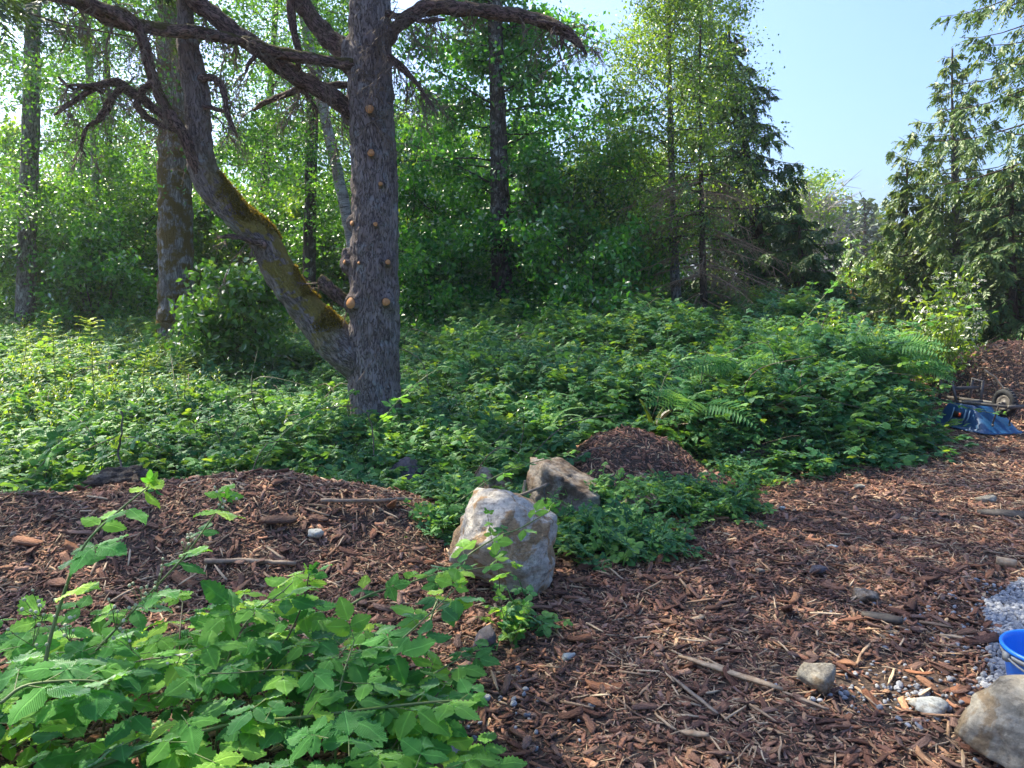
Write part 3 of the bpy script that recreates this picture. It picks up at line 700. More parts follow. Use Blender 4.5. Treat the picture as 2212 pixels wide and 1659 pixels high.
# ------------------------------------------------------------------ sticks lying about
def stick(name, label, pts, r0, r1, mat, sides=6, rough=.1, cat='stick', flat=1.0):
    p = resample(np.array(pts), 14); mb = MB(); Ls = np.linalg.norm(p[-1] - p[0]); q = np.cumsum(np.random.default_rng(int(Ls * 1e5)).normal(0, .012 * Ls, (14, 3)) * [1, 1, .3], 0); p = p + q - np.linspace(0, 1, 14)[:, None] * q[-1]
    tube(mb, p - p[0], np.linspace(r0, r1, 14), sides, None, rough, int(r0 * 9999) % 50, True, 30)
    o = mb.build(name, mat, None, True); o.location = p[0]
    return tag(o, label, cat, 'sticks lying on the mulch')
def gp(px, py, lift=0.0, z=0.0):
    g = G(px, py, z); return [g[0], g[1], float(H(g[0], g[1])) + lift]
def plank(name, label, a, b, w, th, mat, cat='stick'):
    a = np.array(a); b = np.array(b); L = np.linalg.norm(b - a); n = 9
    x = np.linspace(0, L, n); r = np.random.default_rng(int(L * 1e4))
    hw = w / 2 * np.array([.25, .7, .9, 1, 1, .95, .9, .8, .45]) * r.uniform(.9, 1.1, n); zz = r.uniform(-.002, .002, n)
    V = np.concatenate([np.stack([x, s1 * hw, zz + s2 * th / 2], -1) for s1, s2 in ((-1, -1), (1, -1), (1, 1), (-1, 1))])
    F = [[i + n * q, i + 1 + n * q, i + 1 + n * ((q + 1) % 4), i + n * ((q + 1) % 4)] for i in range(n - 1) for q in range(4)] + [[0, n, 2 * n, 3 * n], [n - 1 + 3 * n, n - 1 + 2 * n, n - 1 + n, n - 1]]
    o = obj(name, mk_mesh(name, V, np.array(F), mat)); o.matrix_world = Matrix.Translation(a.tolist()) @ basis(b - a, (0, -.3, 1))
    return tag(o, label, cat, 'sticks lying on the mulch')
plank('split_stick', 'longest pale split stick on the mulch in front', gp(1465, 1432, .045), gp(1690, 1508, .04), .024, .011, M['wood_pale'])
plank('split_stick', 'thin pale sliver running beside the longest split stick', gp(1520, 1440, .05), gp(1590, 1470, .03), .010, .007, M['wood_pale'])
plank('split_stick', 'grey-tan splinter slanting below the longest split stick', gp(1450, 1480, .035), gp(1550, 1560, .035), .014, .008, M['wood_stick'])
plank('split_stick', 'thin straw-coloured sliver right of the longest split stick', gp(1690, 1510, .03), gp(1790, 1550, .025), .012, .008, M['wood_stick'])
plank('split_stick', 'pale broad splinter at the very front of the mulch', gp(1470, 1600, .035), gp(1530, 1610, .035), .022, .010, M['wood_pale'])
stick('long_stick', 'long pale stick lying along the end of the mound', [gp(690, 1062, .07, .42), gp(790, 1080, .06, .35), gp(890, 1103, .06, .2)], .013, .011, M['wood_stick'])
stick('long_stick', 'thin brown stick on the near slope of the mound', [gp(440, 1225, .03, .12), gp(640, 1232, .035, .1), gp(550, 1222, .03, .1)][:2], .016, .012, M['wood_stick'])
plank('bark_slab', 'long dark slab of bark on the mulch toward the wheelbarrow', gp(2110, 1108, .03), gp(2300, 1130, .03), .09, .03, M['dead_wood_dark'], 'bark slab')
plank('bark_slab', 'dark bark slab in the mulch above the bare soil', gp(1860, 1335, .03), gp(1950, 1352, .03), .05, .02, M['dead_wood_dark'], 'bark slab')
plank('bark_slab', 'reddish bark slab on the crest of the long mound', gp(560, 1062, .05, .47), gp(640, 1075, .05, .42), .07, .016, M['slab'], 'bark slab')
stick('stake', 'short dark broken stake behind the long mound', [gp(300, 1050, 0, .35), P(296, 1010, 5.2)], .022, .018, M['bark_brown'], cat='stake')
stick('stake', 'pale broken stub at the edge of the long mound', [gp(25, 1110, 0.0, .35), P(38, 1070, 4.9)], .022, .012, M['wood_stick'], cat='stake')
stick('dark_stem', 'bare dark upright stem behind the long mound', [gp(281, 1045, -.05, .4), P(277, 990, 5.4), P(270, 940, 5.42), P(262, 888, 5.45)], .009, .005, M['dead_wood_dark'], cat='stem')
o = stick('dead_branch', 'bare grey branch leaning on the brown slanting boulder', [P(1108, 1075, 5.0), P(1140, 1062, 4.98), P(1172, 1050, 4.97), P(1182, 1045, 4.97)], .012, .010, M['wood_stick'], cat='branch')
o = stick('dead_branch', 'dark forked twig hanging on the brown slanting boulder', [P(1186, 1044, 4.97), P(1174, 1058, 4.95), P(1178, 1082, 4.93)], .012, .004, M['dead_wood_dark'], cat='branch')
stick('pale_stake', 'short pale green stake between the two boulders', [P(1131, 1070, 5.1), P(1134, 1038, 5.12)], .011, .011, M['wood_pale'], cat='stake')

# ================================================================== TREES
def line3(px, y0, y1=None, n=None):
    """px: [(x,y,halfwidth_px)], depth from y0 to y1 -> points, radii"""
    px = np.array(px, float); k = len(px); y1 = y0 if y1 is None else y1
    ds = np.linspace(y0, y1, k)
    pts = np.array([P(a[0], a[1], d) for a, d in zip(px, ds)])
    q = resample(np.column_stack([pts, px[:, 2] * ds / FPX]), n or k * 5)
    return q[:, :3], np.maximum(q[:, 3], 0.001)

def conifer_foliage(mbw, mbl, base, zs, zt, lenf, nb, r, droop=0.5, twig=0.45, tw_per=12, leaf=(0.07, 0.02), per=16, hang=0.6, tipup=0.2, thick=0.02, az=None, trunk=None):
    """whorls of drooping branches with hanging side sprays"""
    A = []; B = []
    for i in range(nb):
        t = (i + r.uniform(0, 1)) / nb; z = zs + (zt - zs) * t
        a = i * 2.39996 + r.uniform(-.5, .5) if az is None else az(r)
        L = lenf(t) * r.uniform(.65, 1.15)
        if L < 0.05: continue
        h = np.array([math.cos(a), math.sin(a), 0])
        s = np.linspace(0, 1, 6)
        c = trunk(z) if trunk else np.array([base[0], base[1], z])
        pts = c + h * (s * L)[:, None] + np.array([0, 0, 1]) * (L * (-droop * s ** 1.3 * r.uniform(.5, 1.3) + tipup * s ** 3))[:, None]
        tube(mbw, pts, np.linspace(thick * (0.4 + 0.6 * L / lenf(0.3)), .004, 6), 4, None, cap=False)
        m = max(3, int(tw_per * L / max(lenf(0.2), .3)))
        u = r.uniform(.12, 1, m); ii = np.minimum((u * 5).astype(int), 4); f = (u * 5 - ii)[:, None]
        st = pts[ii] * (1 - f) + pts[ii + 1] * f
        side = np.cross(h, [0, 0, 1]) * r.choice([-1, 1], m)[:, None]
        d = unit(side * r.uniform(.2, 1, m)[:, None] + h * r.uniform(.1, .8, m)[:, None] + np.array([0, 0, -1]) * hang * r.uniform(.3, 1.6, m)[:, None])
        l = twig * r.uniform(.5, 1.3, m) * (1 - 0.45 * u) * min(1, 0.4 + L / 2)
        A.append(st); B.append(st + d * l[:, None])
        A.append(pts[-2:-1]); B.append(pts[-1:] + h * .1 - np.array([0, 0, .08]))
    A = np.concatenate(A); B = np.concatenate(B); D = B - A; n = len(A)
    dn = unit(D)
    sd_ = unit(np.cross(dn, np.array([0, 0, 1.0]) + 1e-3)); up = np.cross(sd_, dn)
    roll = r.uniform(-.7, .7, n)[:, None]; sd2 = sd_ * np.cos(roll) + up * np.sin(roll)
    k = np.repeat(np.arange(n), per)
    u = np.tile((np.arange(per) + .5) / per, n) + r.uniform(-.04, .04, n * per)
    sg = np.tile(np.where(np.arange(per) % 2, 1.0, -1.0), n)
    pos = A[k] + D[k] * u[:, None] + np.array([0, 0, -1]) * (0.10 * np.linalg.norm(D[k], axis=1) * u * u)[:, None]
    ax = unit(dn[k] + sd2[k] * (sg * r.uniform(.5, 1.1, len(k)))[:, None] + np.array([0, 0, -.25]) + r.normal(0, .15, (len(k), 3)))
    nr = np.cross(sd2[k], dn[k]) + r.normal(0, .35, (len(k), 3))
    sc = (1.15 - 0.6 * u) * r.uniform(.7, 1.3, len(k))
    leaf_quads(mbl, pos, ax, nr, leaf[0] * sc, leaf[1] * sc, np.clip(r.normal(.4, .22, n)[k] + r.normal(0, .12, len(k)), 0, .98), .05)

def broadleaf_crown(mbw, mbl, trunk, zs, zt, lenf, nb, r, elev=(0.2, 0.9), sec=8, per=26, leaf=0.075, spread=0.12, droopt=0.0, wr=0.62, thick=0.02, upb=0.6, az=None, seclen=0.42, clump=0.0):
    A = []; B = []
    for i in range(nb):
        t = (i + r.uniform(0, 1)) / nb; z = zs + (zt - zs) * t
        a = i * 2.39996 + r.uniform(-.6, .6) if az is None else az(r)
        L = lenf(t) * r.uniform(.6, 1.2)
        if L < .05: continue
        e = r.uniform(*elev); h = np.array([math.cos(a), math.sin(a), 0])
        s = np.linspace(0, 1, 6); c = trunk(z)
        w = np.cumsum(r.normal(0, .05, (6, 3)), 0) * L * s[:, None]
        pts = c + (h * math.cos(e))[None] * (s * L)[:, None] + np.array([0, 0, 1]) * (L * (math.sin(e) * s - droopt * s ** 2))[:, None] + w
        tube(mbw, pts, np.linspace(thick, .004, 6), 4, None, cap=False)
        m = sec
        u = r.uniform(.18, 1, m); ii = np.minimum((u * 5).astype(int), 4); f = (u * 5 - ii)[:, None]
        st = pts[ii] * (1 - f) + pts[ii + 1] * f
        d = unit(h * r.uniform(0, .9, m)[:, None] + r.normal(0, .6, (m, 3)) + np.array([0, 0, .1 - droopt]))
        l = L * seclen * r.uniform(.5, 1.2, m) * (1.1 - .5 * u)
        en = st + d * l[:, None]
        for q in range(m): tube(mbw, np.stack([st[q], (st[q] + en[q]) / 2 + [0, 0, .05 * l[q]], en[q]]), [thick * .4, thick * .25, .002], 3, None, cap=False)
        A.append(st); B.append(en)
    A = np.concatenate(A); B = np.concatenate(B); n = len(A)
    cnt = np.maximum(3, (per * r.uniform(1 - clump, 1 + clump, n)).astype(int))
    k = np.repeat(np.arange(n), cnt); N_ = len(k)
    u = r.uniform(.05, 1.1, N_)
    pos = A[k] + (B - A)[k] * u[:, None] + r.normal(0, spread, (N_, 3)) * np.array([1, 1, .7])
    ax = unit(r.normal(size=(N_, 3)) + np.array([0, 0, -.35 - droopt]) + (B - A)[k] * .4)
    nr = rand_dirs(N_, upb, r)
    L = leaf * r.uniform(.6, 1.25, N_)
    leaf_quads(mbl, pos, ax, nr, L, L * wr * r.uniform(.8, 1.15, N_), np.clip(r.normal(.42, .2, n)[k] + r.normal(0, .15, N_), 0, .98), .12)

def trunk_fn(pts):
    z = pts[:, 2]
    return lambda h: np.array([np.interp(h, z, pts[:, 0]), np.interp(h, z, pts[:, 1]), h])
def make_tree(name, label, px, depth, bark, top, crown, leafmat, sides=12, cat='tree', rough=.10, depth1=None, seed=1, cone=False, extra=None, woodmat=None, roughf=6.0):
    """px polyline from base to top of frame; 'top' is the tree height in metres; crown(mbw, mbl, trunk_fn, rng)"""
    pts, rad = line3(px, depth, depth1)
    b = pts[0].copy(); bz = float(H(b[0], b[1])) - 0.1
    if b[2] > bz + .05:
        lo = np.array([[b[0], b[1], bz]]); pts = np.vstack([lo, pts]); rad = np.concatenate([[rad[0] * 1.15], rad])
    top = min(top, 17.2)
    if top > pts[-1, 2] + .3:
        d = unit(pts[-1] - pts[-4]); d = d * np.array([.5, .5, 1]); d = d / d[2]
        hs = np.linspace(0, top - pts[-1, 2], 9)[1:]
        ext = pts[-1] + d * hs[:, None]
        rr = np.linspace(rad[-1], .02, 9)[1:]
        pts = np.vstack([pts, ext]); rad = np.concatenate([rad, rr])
    root = thing(name, label, cat, (b[0], b[1], bz))
    mbt = MB(); n = min(140, len(pts) * 5)
    q = resample(np.column_stack([pts, rad]), n)
    tube(mbt, q[:, :3], np.maximum(q[:, 3], .004), sides, None, rough, seed, True, roughf)
    off = np.array([b[0], b[1], bz])
    mbt.build('trunk', M[bark], root, True, off)
    tf = trunk_fn(np.maximum.accumulate(pts, 0) if False else pts[np.argsort(pts[:, 2])])
    mbw, mbl = MB(), MB(); r = np.random.default_rng(seed)
    crown(mbw, mbl, tf, r)
    if mbl.n: mbl.build('crown', M[leafmat], root, False, off)
    if mbw.n: mbw.build('limbs', M[woodmat or bark], root, True, off)['kind'] = 'stuff'
    if extra: extra(root, off, tf, r)
    return root

# ------------------------------------------------------------------ the big two-stemmed conifer
TD = 8.0
TRX = [(816, 975, 92), (814, 930, 68), (812, 890, 59), (808, 800, 56), (808, 700, 55), (809, 650, 53), (808, 560, 52), (811, 480, 49), (808, 350, 48), (801, 230, 47.5), (799, 150, 46), (799, 0, 43), (799, -200, 39)]
STX = [(830, 800, 34), (802, 792, 44), (770, 775, 48), (742, 753, 46), (715, 730, 42), (669, 676, 37), (640, 643, 35), (622, 618, 35), (605, 592, 35), (592, 565, 34), (581, 538, 33), (565, 511, 32), (542, 489, 32), (515, 467, 32), (486, 437, 32), (461, 408, 31), (443, 378, 30), (434, 345, 29), (431, 300, 28), (428, 240, 27), (422, 185, 26), (409, 120, 24), (402, 54, 19), (400, 0, 17), (397, -150, 14)]
tp, tr_ = line3(TRX, TD, TD - .05, 120); sp_, sr = line3(STX, TD + .02, TD - .28, 130)
tp[0, 2] = -0.1
def main_tree():
    root = thing('conifer_tree', 'big two-stemmed conifer with sawn branch stubs and a mossy leaning second stem', 'tree', (tp[0, 0], tp[0, 1], 0))
    off = np.array([tp[0, 0], tp[0, 1], 0.0])
    mb = MB(); tube(mb, tp, tr_, 28); tube(mb, sp_, sr, 24)
    # collars and swellings
    for (px, py, rr, dz) in [(758, 240, 22, 1.6), (752, 565, 20, 1.5), (770, 655, 26, 1.0), (836, 655, 18, 1.2), (838, 566, 14, 1.2), (752, 140, 18, 1.3), (757, 482, 12, 1.5), (760, 105, 22, 1.3), (845, 75, 16, 1.5), (800, 238, 15, 1.5), (803, 330, 12, 1.5)]:
        bm = bmesh.new(); bmesh.ops.create_icosphere(bm, subdivisions=3, radius=1.0)
        D = np.array([v.co[:] for v in bm.verts]); F = np.array([[v.index for v in f.verts] for f in bm.faces]); bm.free()
        ci = np.interp(P(px, py, TD)[2], tp[:, 2], np.arange(len(tp))); i = int(ci)
        ex = abs(px - 808) * TD / FPX; dep = math.sqrt(max(tr_[i] ** 2 - ex ** 2, 0.0)) * 0.8
        mb.add(P(px, py, TD - dep) + D * np.array([1, 1, dz]) * rr * TD / FPX, F)
    tmp = obj('tmp', mb.mesh('tmp', None))
    md = tmp.modifiers.new('r', 'REMESH'); md.mode = 'VOXEL'; md.voxel_size = 0.014
    ms = tmp.modifiers.new('s', 'SMOOTH'); ms.iterations = 9; ms.factor = .6
    dg = bpy.context.evaluated_depsgraph_get(); ev = tmp.evaluated_get(dg)
    me = bpy.data.meshes.new_from_object(ev, depsgraph=dg)
    V = np.empty(len(me.vertices) * 3, np.float32); me.vertices.foreach_get('co', V); V = V.reshape(-1, 3).astype(float)
    # nearest axis
    def loc(ax, rr):
        idx = np.zeros(len(V), int); best = np.full(len(V), 1e9)
        for i in range(len(ax)):
            d = np.sum((V - ax[i]) ** 2, 1); m = d < best; best[m] = d[m]; idx[m] = i
        return idx, np.sqrt(best)
    it, dt = loc(tp, tr_); is_, ds = loc(sp_, sr)
    on_s = (ds / sr[is_] < dt / tr_[it])
    arc_s = np.concatenate([[0], np.cumsum(np.linalg.norm(np.diff(sp_, axis=0), axis=1))])
    b = V - tp[it]; b[:, 2] = V[:, 2]
    tgs = unit(np.gradient(sp_, axis=0)); rel = V - sp_[is_]
    rel = rel - tgs[is_] * np.sum(rel * tgs[is_], 1, keepdims=True)
    lat = unit(np.cross(tgs, [0, 1.0, 0])); bs = np.stack([np.sum(rel * lat[is_], 1), rel[:, 1], arc_s[is_] + np.sum((V - sp_[is_]) * tgs[is_], 1) + 5], -1)
    b[on_s] = bs[on_s]
    mossy = np.where(on_s, sstep(0.45, 0.9, arc_s[is_]) * sstep(3.2, 2.2, arc_s[is_]) * 1.0 , 0.0)
    N0 = np.empty(len(me.vertices) * 3, np.float32); me.vertices.foreach_get('normal', N0); N0 = N0.reshape(-1, 3)
    # bark relief in the mesh itself
    q = b * np.array([17, 17, 5.0]) + 0.8 * fbm(b * np.array([9, 9, 5]), 2, 4)[:, None]
    ridge = 1 - np.abs(noise3(q, 8)) * 2.0
    V = V + N0 * (0.010 * np.clip(-ridge, -.8, .3) + 0.012 * fbm(b * 6, 3, 2) + 0.006 * fbm(b * 22, 2, 6))[:, None]
    me.vertices.foreach_set('co', (V - off).astype(np.float32).ravel())
    at = me.attributes.new('bco', 'FLOAT_VECTOR', 'POINT'); at.data.foreach_set('vector', b.astype(np.float32).ravel())
    at = me.attributes.new('mossy', 'FLOAT', 'POINT'); at.data.foreach_set('value', mossy.astype(np.float32))
    me.polygons.foreach_set('use_smooth', np.ones(len(me.polygons), bool))
    me.materials.clear(); me.materials.append(M['bark_main']); me.update()
    bpy.data.objects.remove(tmp)
    me.name = 'trunk'; obj('trunk', me, root)
    # moss tufts on the upper side of the leaning stem
    mb = MB(); r = np.random.default_rng(5)
    cand = np.where((mossy > .5) & (N0[:, 2] + 0.5 * fbm(b * 5, 3, 31) > 0.42))[0]
    k = r.choice(cand, 15000); pos = V[k] + r.normal(0, .006, (15000, 3))
    ax = unit(N0[k] * .7 + r.normal(0, .5, (15000, 3)) + np.array([0, 0, -.15]))
    L = r.uniform(.012, .038, 15000); leaf_quads(mb, pos, ax, rand_dirs(15000, .2, r), L, L * .25, r.uniform(0, 1, 15000))
    mo = mb.build('moss', M['moss'], root, False, off); mo['kind'] = 'stuff'
    # branches
    BR = [
        ([(785, 262, 20), (755, 238, 20), (700, 197, 18), (620, 150, 18), (560, 105, 18), (500, 62, 18), (440, 15, 17), (390, -25, 15), (300, -90, 11)], 8.0, 7.5),
        ([(785, 148, 12), (752, 139, 12), (700, 129, 12), (660, 124, 12), (600, 112, 12), (540, 90, 11), (480, 76, 12), (420, 68, 13), (350, 66, 14), (290, 58, 15), (230, 43, 14), (180, 20, 11), (110, -14, 8)], 7.85, 7.2),
        ([(790, 125, 22), (755, 112, 22), (720, 90, 21), (690, 60, 19), (662, 20, 18), (635, -25, 17), (590, -110, 12)], 8.1, 8.5),
        ([(790, 186, 8), (755, 184, 8), (700, 185, 7), (650, 192, 7), (605, 208, 7), (565, 224, 6), (545, 240, 3)], 8.1, 8.5),
        ([(430, 372, 13), (412, 325, 13), (385, 270, 12), (355, 218, 11), (335, 172, 11), (320, 115, 11), (302, 62, 11), (272, 26, 10), (222, 12, 9), (160, 2, 7), (90, -12, 5)], 7.75, 7.1),
        ([(385, 275, 9), (340, 238, 9), (300, 208, 10), (268, 182, 10), (250, 172, 9), (218, 184, 7), (180, 204, 6), (150, 225, 5), (122, 246, 2)], 7.6, 7.2),
        ([(258, 172, 6), (225, 178, 5), (180, 184, 4), (130, 181, 1.5)], 7.35, 7.2),
        ([(268, 186, 8), (245, 208, 7), (230, 240, 8), (212, 258, 6), (188, 268, 4), (180, 295, 4), (178, 318, 3), (186, 335, 1.5)], 7.4, 7.5),
        ([(395, 285, 7), (352, 268, 6), (318, 250, 7), (300, 235, 8), (290, 215, 6)], 7.62, 7.5),
        ([(430, 168, 8), (462, 170, 8), (482, 192, 7), (490, 235, 6), (498, 268, 4), (514, 296, 1.5)], 7.7, 7.6),
        ([(430, 232, 6), (460, 234, 5), (485, 240, 4), (500, 236, 2)], 7.7, 7.7),
        ([(820, 92, 14), (848, 66, 12), (872, 42, 14), (910, 20, 16), (950, 14, 17), (1000, 19, 15), (1060, 28, 14), (1120, 37, 14), (1180, 54, 14), (1212, 70, 13), (1240, 92, 9), (1264, 124, 2.5)], 7.95, 7.4),
        ([(1160, 46, 5), (1200, 50, 5), (1222, 58, 4), (1232, 66, 2)], 7.48, 7.4),
        ([(1215, 78, 5), (1216, 90, 4), (1218, 106, 1.5)], 7.43, 7.4),
        ([(830, 28, 8), (870, 36, 6), (910, 42, 5), (960, 38, 3)], 7.9, 7.6),
        ([(770, 668, 17), (748, 655, 15), (722, 634, 14), (700, 613, 13), (687, 601, 10)], 7.95, 7.8),
        ([(575, 528, 10), (552, 522, 8), (525, 516, 6), (495, 512, 5), (467, 514, 3)], 7.72, 7.5),
        ([(340, 176, 9), (318, 186, 8), (306, 205, 8), (298, 235, 6)], 7.45, 7.5),
        ([(560, 108, 7), (548, 128, 5), (535, 150, 4), (528, 165, 1.5)], 7.62, 7.6),
        ([(640, 124, 6), (655, 175, 5), (670, 210, 4), (690, 240, 2)], 7.8, 7.9),
        ([(225, 200, 5), (195, 185, 4), (150, 190, 4), (118, 165, 2)], 7.35, 7.2),
        ([(290, 60, 12), (250, 30, 11), (215, 14, 10), (175, -10, 9)], 7.3, 7.1),
        ([(640, -60, 12), (628, 20, 10), (640, 95, 7), (652, 140, 4)], 8.3, 8.4),
        ([(835, 120, 9), (870, 150, 7), (900, 185, 5), (935, 235, 2)], 7.9, 7.7),
    ]
    ends = []
    for i, (px, d0, d1) in enumerate(BR):
        p, rr = line3(px, d0, d1, len(px) * 9)
        wob = np.cumsum(np.random.default_rng(900 + i).normal(0, .0022, (len(p), 3)), 0); wob -= wob[0]
        mb = MB(); tube(mb, p + wob, rr, 12 if rr.max() > .05 else 8, None, .20, i, True, 11)
        o = mb.build('branch', M['bark_branch'], root, True, off)
        at = o.data.attributes.new('mossy', 'FLOAT', 'POINT'); at.data.foreach_set('value', np.full(len(o.data.vertices), 1.0 if i in (1, 4, 15) else .35, np.float32))
        ends.append((p, rr))
    # fine dead twigs hanging from the branches
    mb = MB(); r = np.random.default_rng(12)
    def spray(p0, d, L, lev):
        n = 6; s = np.linspace(0, 1, n); w = np.cumsum(r.normal(0, .09, (n, 3)), 0)
        pts = p0 + (d * L)[None] * s[:, None] + w * L * s[:, None] + np.array([0, 0, -1]) * (.35 * L * s * s)[:, None]
        tube(mb, pts, np.linspace(.0065 * (.55 ** lev) + .0012, .0013, n), 3, None, cap=False)
        if lev < 2:
            for q in range(r.integers(4, 7)):
                u = r.uniform(.2, .95); i = int(u * 5)
                spray(pts[i], unit(d + r.normal(0, .7, 3) + np.array([0, 0, -.3])), L * r.uniform(.3, .6), lev + 1)
    for i, (p, rr) in enumerate(ends):
        nb = {0: 12, 1: 22, 2: 7, 3: 7, 4: 14, 5: 10, 6: 5, 7: 6, 9: 5, 11: 20, 14: 8, 23: 22}.get(i, 3)
        for q in range(nb):
            u = r.uniform(.15, .98); k = int(u * (len(p) - 1))
            spray(p[k], unit(np.array([r.normal(0, .6), r.normal(0, .5), r.uniform(-1.1, .3)])), r.uniform(.18, .5), 0)
    for q in range(9):
        z = r.uniform(3.3, 4.4); i = int(np.argmin(abs(tp[:, 2] - z)))
        spray(tp[i] + np.array([r.uniform(-.1, .22), -tr_[i] * .9, 0]), unit(np.array([r.uniform(-.4, 1.0), -.5, r.uniform(-.6, .4)])), r.uniform(.25, .6), 0)
    for q in range(6):
        i = int(r.integers(60, 128)); spray(sp_[i] + np.array([r.uniform(-.14, .14), -sr[i] * .8, 0]), unit(np.array([r.uniform(-1, 1), -.5, r.uniform(-.4, .6)])), r.uniform(.1, .35), 1)
    tw = mb.build('dead_twigs', M['twig_dead'], root, False, off); tw['kind'] = 'stuff'
    # sawn stubs
    for (px, py, rr, dx, L) in [(798, 235, 9.5, -.05, .07), (801, 330, 8, -.05, .07), (822, 397, 5, .12, .06), (811, 484, 5, .02, .07), (760, 482, 6, -.8, .07), (838, 566, 6, .35, .09), (775, 568, 3.5, -.4, .05), (757, 655, 13, -.55, .22), (834, 652, 9, .2, .13), (744, 566, 5, -.9, .05)]:
        ci = int(np.argmin(abs(tp[:, 2] - P(px, py, TD)[2]))); m_ = TD / FPX
        ex = (P(px, py, TD)[0] - tp[ci, 0]); dep = math.sqrt(max(tr_[ci] ** 2 - min(abs(ex), tr_[ci] * .95) ** 2, 0))
        e = P(px, py, tp[ci, 1] - dep - L * .8)
        d = unit(np.array([dx, -1.0, .12])); st = e - d * (L + .08)
        mb = MB(); tube(mb, resample(np.stack([st, st * .4 + e * .6, e]), 7), np.linspace(rr * 1.35, rr * 1.02, 7) * m_, 12, None, .1, int(px), False, 20)
        o = mb.build('branch_stub', M['bark_main'], root, True, off)
        mb = MB(); th = np.linspace(0, 2 * np.pi, 16, endpoint=False); u_ = unit(np.cross(d, [0, 0, 1])); v_ = np.cross(u_, d)
        ring = e + (u_[None] * np.cos(th)[:, None] + v_[None] * np.sin(th)[:, None]) * rr * .9 * m_ * (1 + .06 * np.sin(th * 3 + px))[:, None]
        mb.add(np.vstack([ring - d * .006, ring * .985 + e * .015 + d * .001, e + d * .002]), [np.stack([np.arange(16), (np.arange(16) + 1) % 16, (np.arange(16) + 1) % 16 + 16, np.arange(16) + 16], -1), np.stack([np.arange(16) + 16, (np.arange(16) + 1) % 16 + 16, np.full(16, 32)], -1)])
        cf = mb.build('cut_face', M['cut_wood'], o, False, off); cf['label'] = 'orange sawn face of a branch stub'
    # upper trunk, stem and crown above the photograph
    mb = MB()
    up = np.linspace(tp[-1, 2] - .1, 14, 30); tx, ty = tp[-1, 0], tp[-1, 1]
    tube(mb, np.stack([tx + 0 * up, ty + .0 * up, up], -1), np.linspace(tr_[-1] * .97, .02, 30), 16, None, .05, 3)
    us = np.linspace(sp_[-1, 2] - .1, 11, 24); sx_, sy_ = sp_[-1, 0], sp_[-1, 1]
    tube(mb, np.stack([sx_ - .05 * (us - us[0]), sy_ + 0 * us, us], -1), np.linspace(sr[-1] * .97, .02, 24), 14, None, .05, 4)
    mb.build('upper_trunk', M['bark_main'], root, True, off)
    mbw, mbl = MB(), MB()
    conifer_foliage(mbw, mbl, (tx, ty), 5.4, 14, lambda t: 3.6 * (1 - t) ** .7 + .2, 62, np.random.default_rng(21), droop=.25, twig=.6, tw_per=20, leaf=(.11, .028), per=20, hang=.3, thick=.03)
    conifer_foliage(mbw, mbl, (sx_, sy_), 5.6, 11, lambda t: 2.8 * (1 - t) ** .7 + .2, 36, np.random.default_rng(22), droop=.25, twig=.6, tw_per=16, leaf=(.11, .028), per=20, hang=.3, thick=.03)
    mbl.build('crown', M['spruce'], root, False, off); mbw.build('limbs', M['bark_branch'], root, True, off)
main_tree()

# ------------------------------------------------------------------ background trees
def bl(zs, zt, L0, nb, lo=None, **kw):
    """broadleaf crown: length profile L0 * bell"""
    def f(mbw, mbl, tf, r):
        broadleaf_crown(mbw, mbl, tf, zs, zt, lambda t: L0 * (0.55 + 0.75 * math.sin(math.pi * min(1, t * .9 + .08))) , nb, r, **kw)
        if lo:
            k2 = dict(kw); k2.update(leaf=kw.get('leaf', .09) * .85, thick=.011, elev=(-.25, .6), clump=.6)
            broadleaf_crown(mbw, mbl, tf, lo[0], lo[1], lambda t: lo[2], lo[3], r, **k2)
    return f
GT = 'tall trees behind the thicket'
def grp(o, g): o['group'] = g; return o
TR = []
TR.append(make_tree('mossy_tree', 'thick pale trunk with brown moss patches left of the leaning stem', [(382, 705, 40), (381, 640, 37), (380, 520, 35), (378, 400, 34), (378, 280, 34), (377, 150, 33), (374, 40, 32), (372, 0, 32)], 14, 'bark_mossy', 22,
    bl(8.5, 16, 3.3, 24, lo=(4.0, 8.8, 2.0, 26), per=46, sec=9, leaf=.10, spread=.2), 'alder', 20, seed=11, rough=.10))
TR.append(make_tree('alder_tree', 'straight dark trunk with grey patches at the photo edge, leftmost of all', [(52, 720, 20), (57, 600, 18), (60, 450, 18), (66, 300, 17), (70, 100, 15), (73, 0, 14)], 16, 'bark_grey', 20,
    bl(9, 15, 2.4, 12, lo=(2.6, 9.2, 2.0, 40), per=48, sec=8, leaf=.105, spread=.18), 'alder', 12, seed=12))
TR.append(make_tree('alder_tree', 'slim pale trunk leaning beside the leftmost dark one', [(226, 690, 9), (220, 560, 9), (208, 430, 8.5), (204, 320, 8), (195, 180, 7.5), (182, 60, 7), (176, 0, 7)], 18, 'bark_birch', 14,
    bl(9, 12, 1.5, 8, lo=(2.3, 9.5, 1.7, 40), per=44, sec=7, leaf=.085, spread=.16), 'alder', 10, seed=13, woodmat='bark_grey'))
TR.append(make_tree('alder_tree', 'thin dark upright trunk between the slim pale one and the mossy one', [(252, 690, 7), (246, 520, 6), (236, 300, 6), (232, 150, 5.5), (228, 0, 5)], 19, 'bark_dark', 12,
    bl(9, 12, 1.5, 8, lo=(2.3, 9.5, 1.7, 40), per=44, sec=7, leaf=.085, spread=.16), 'alder', 8, seed=14))
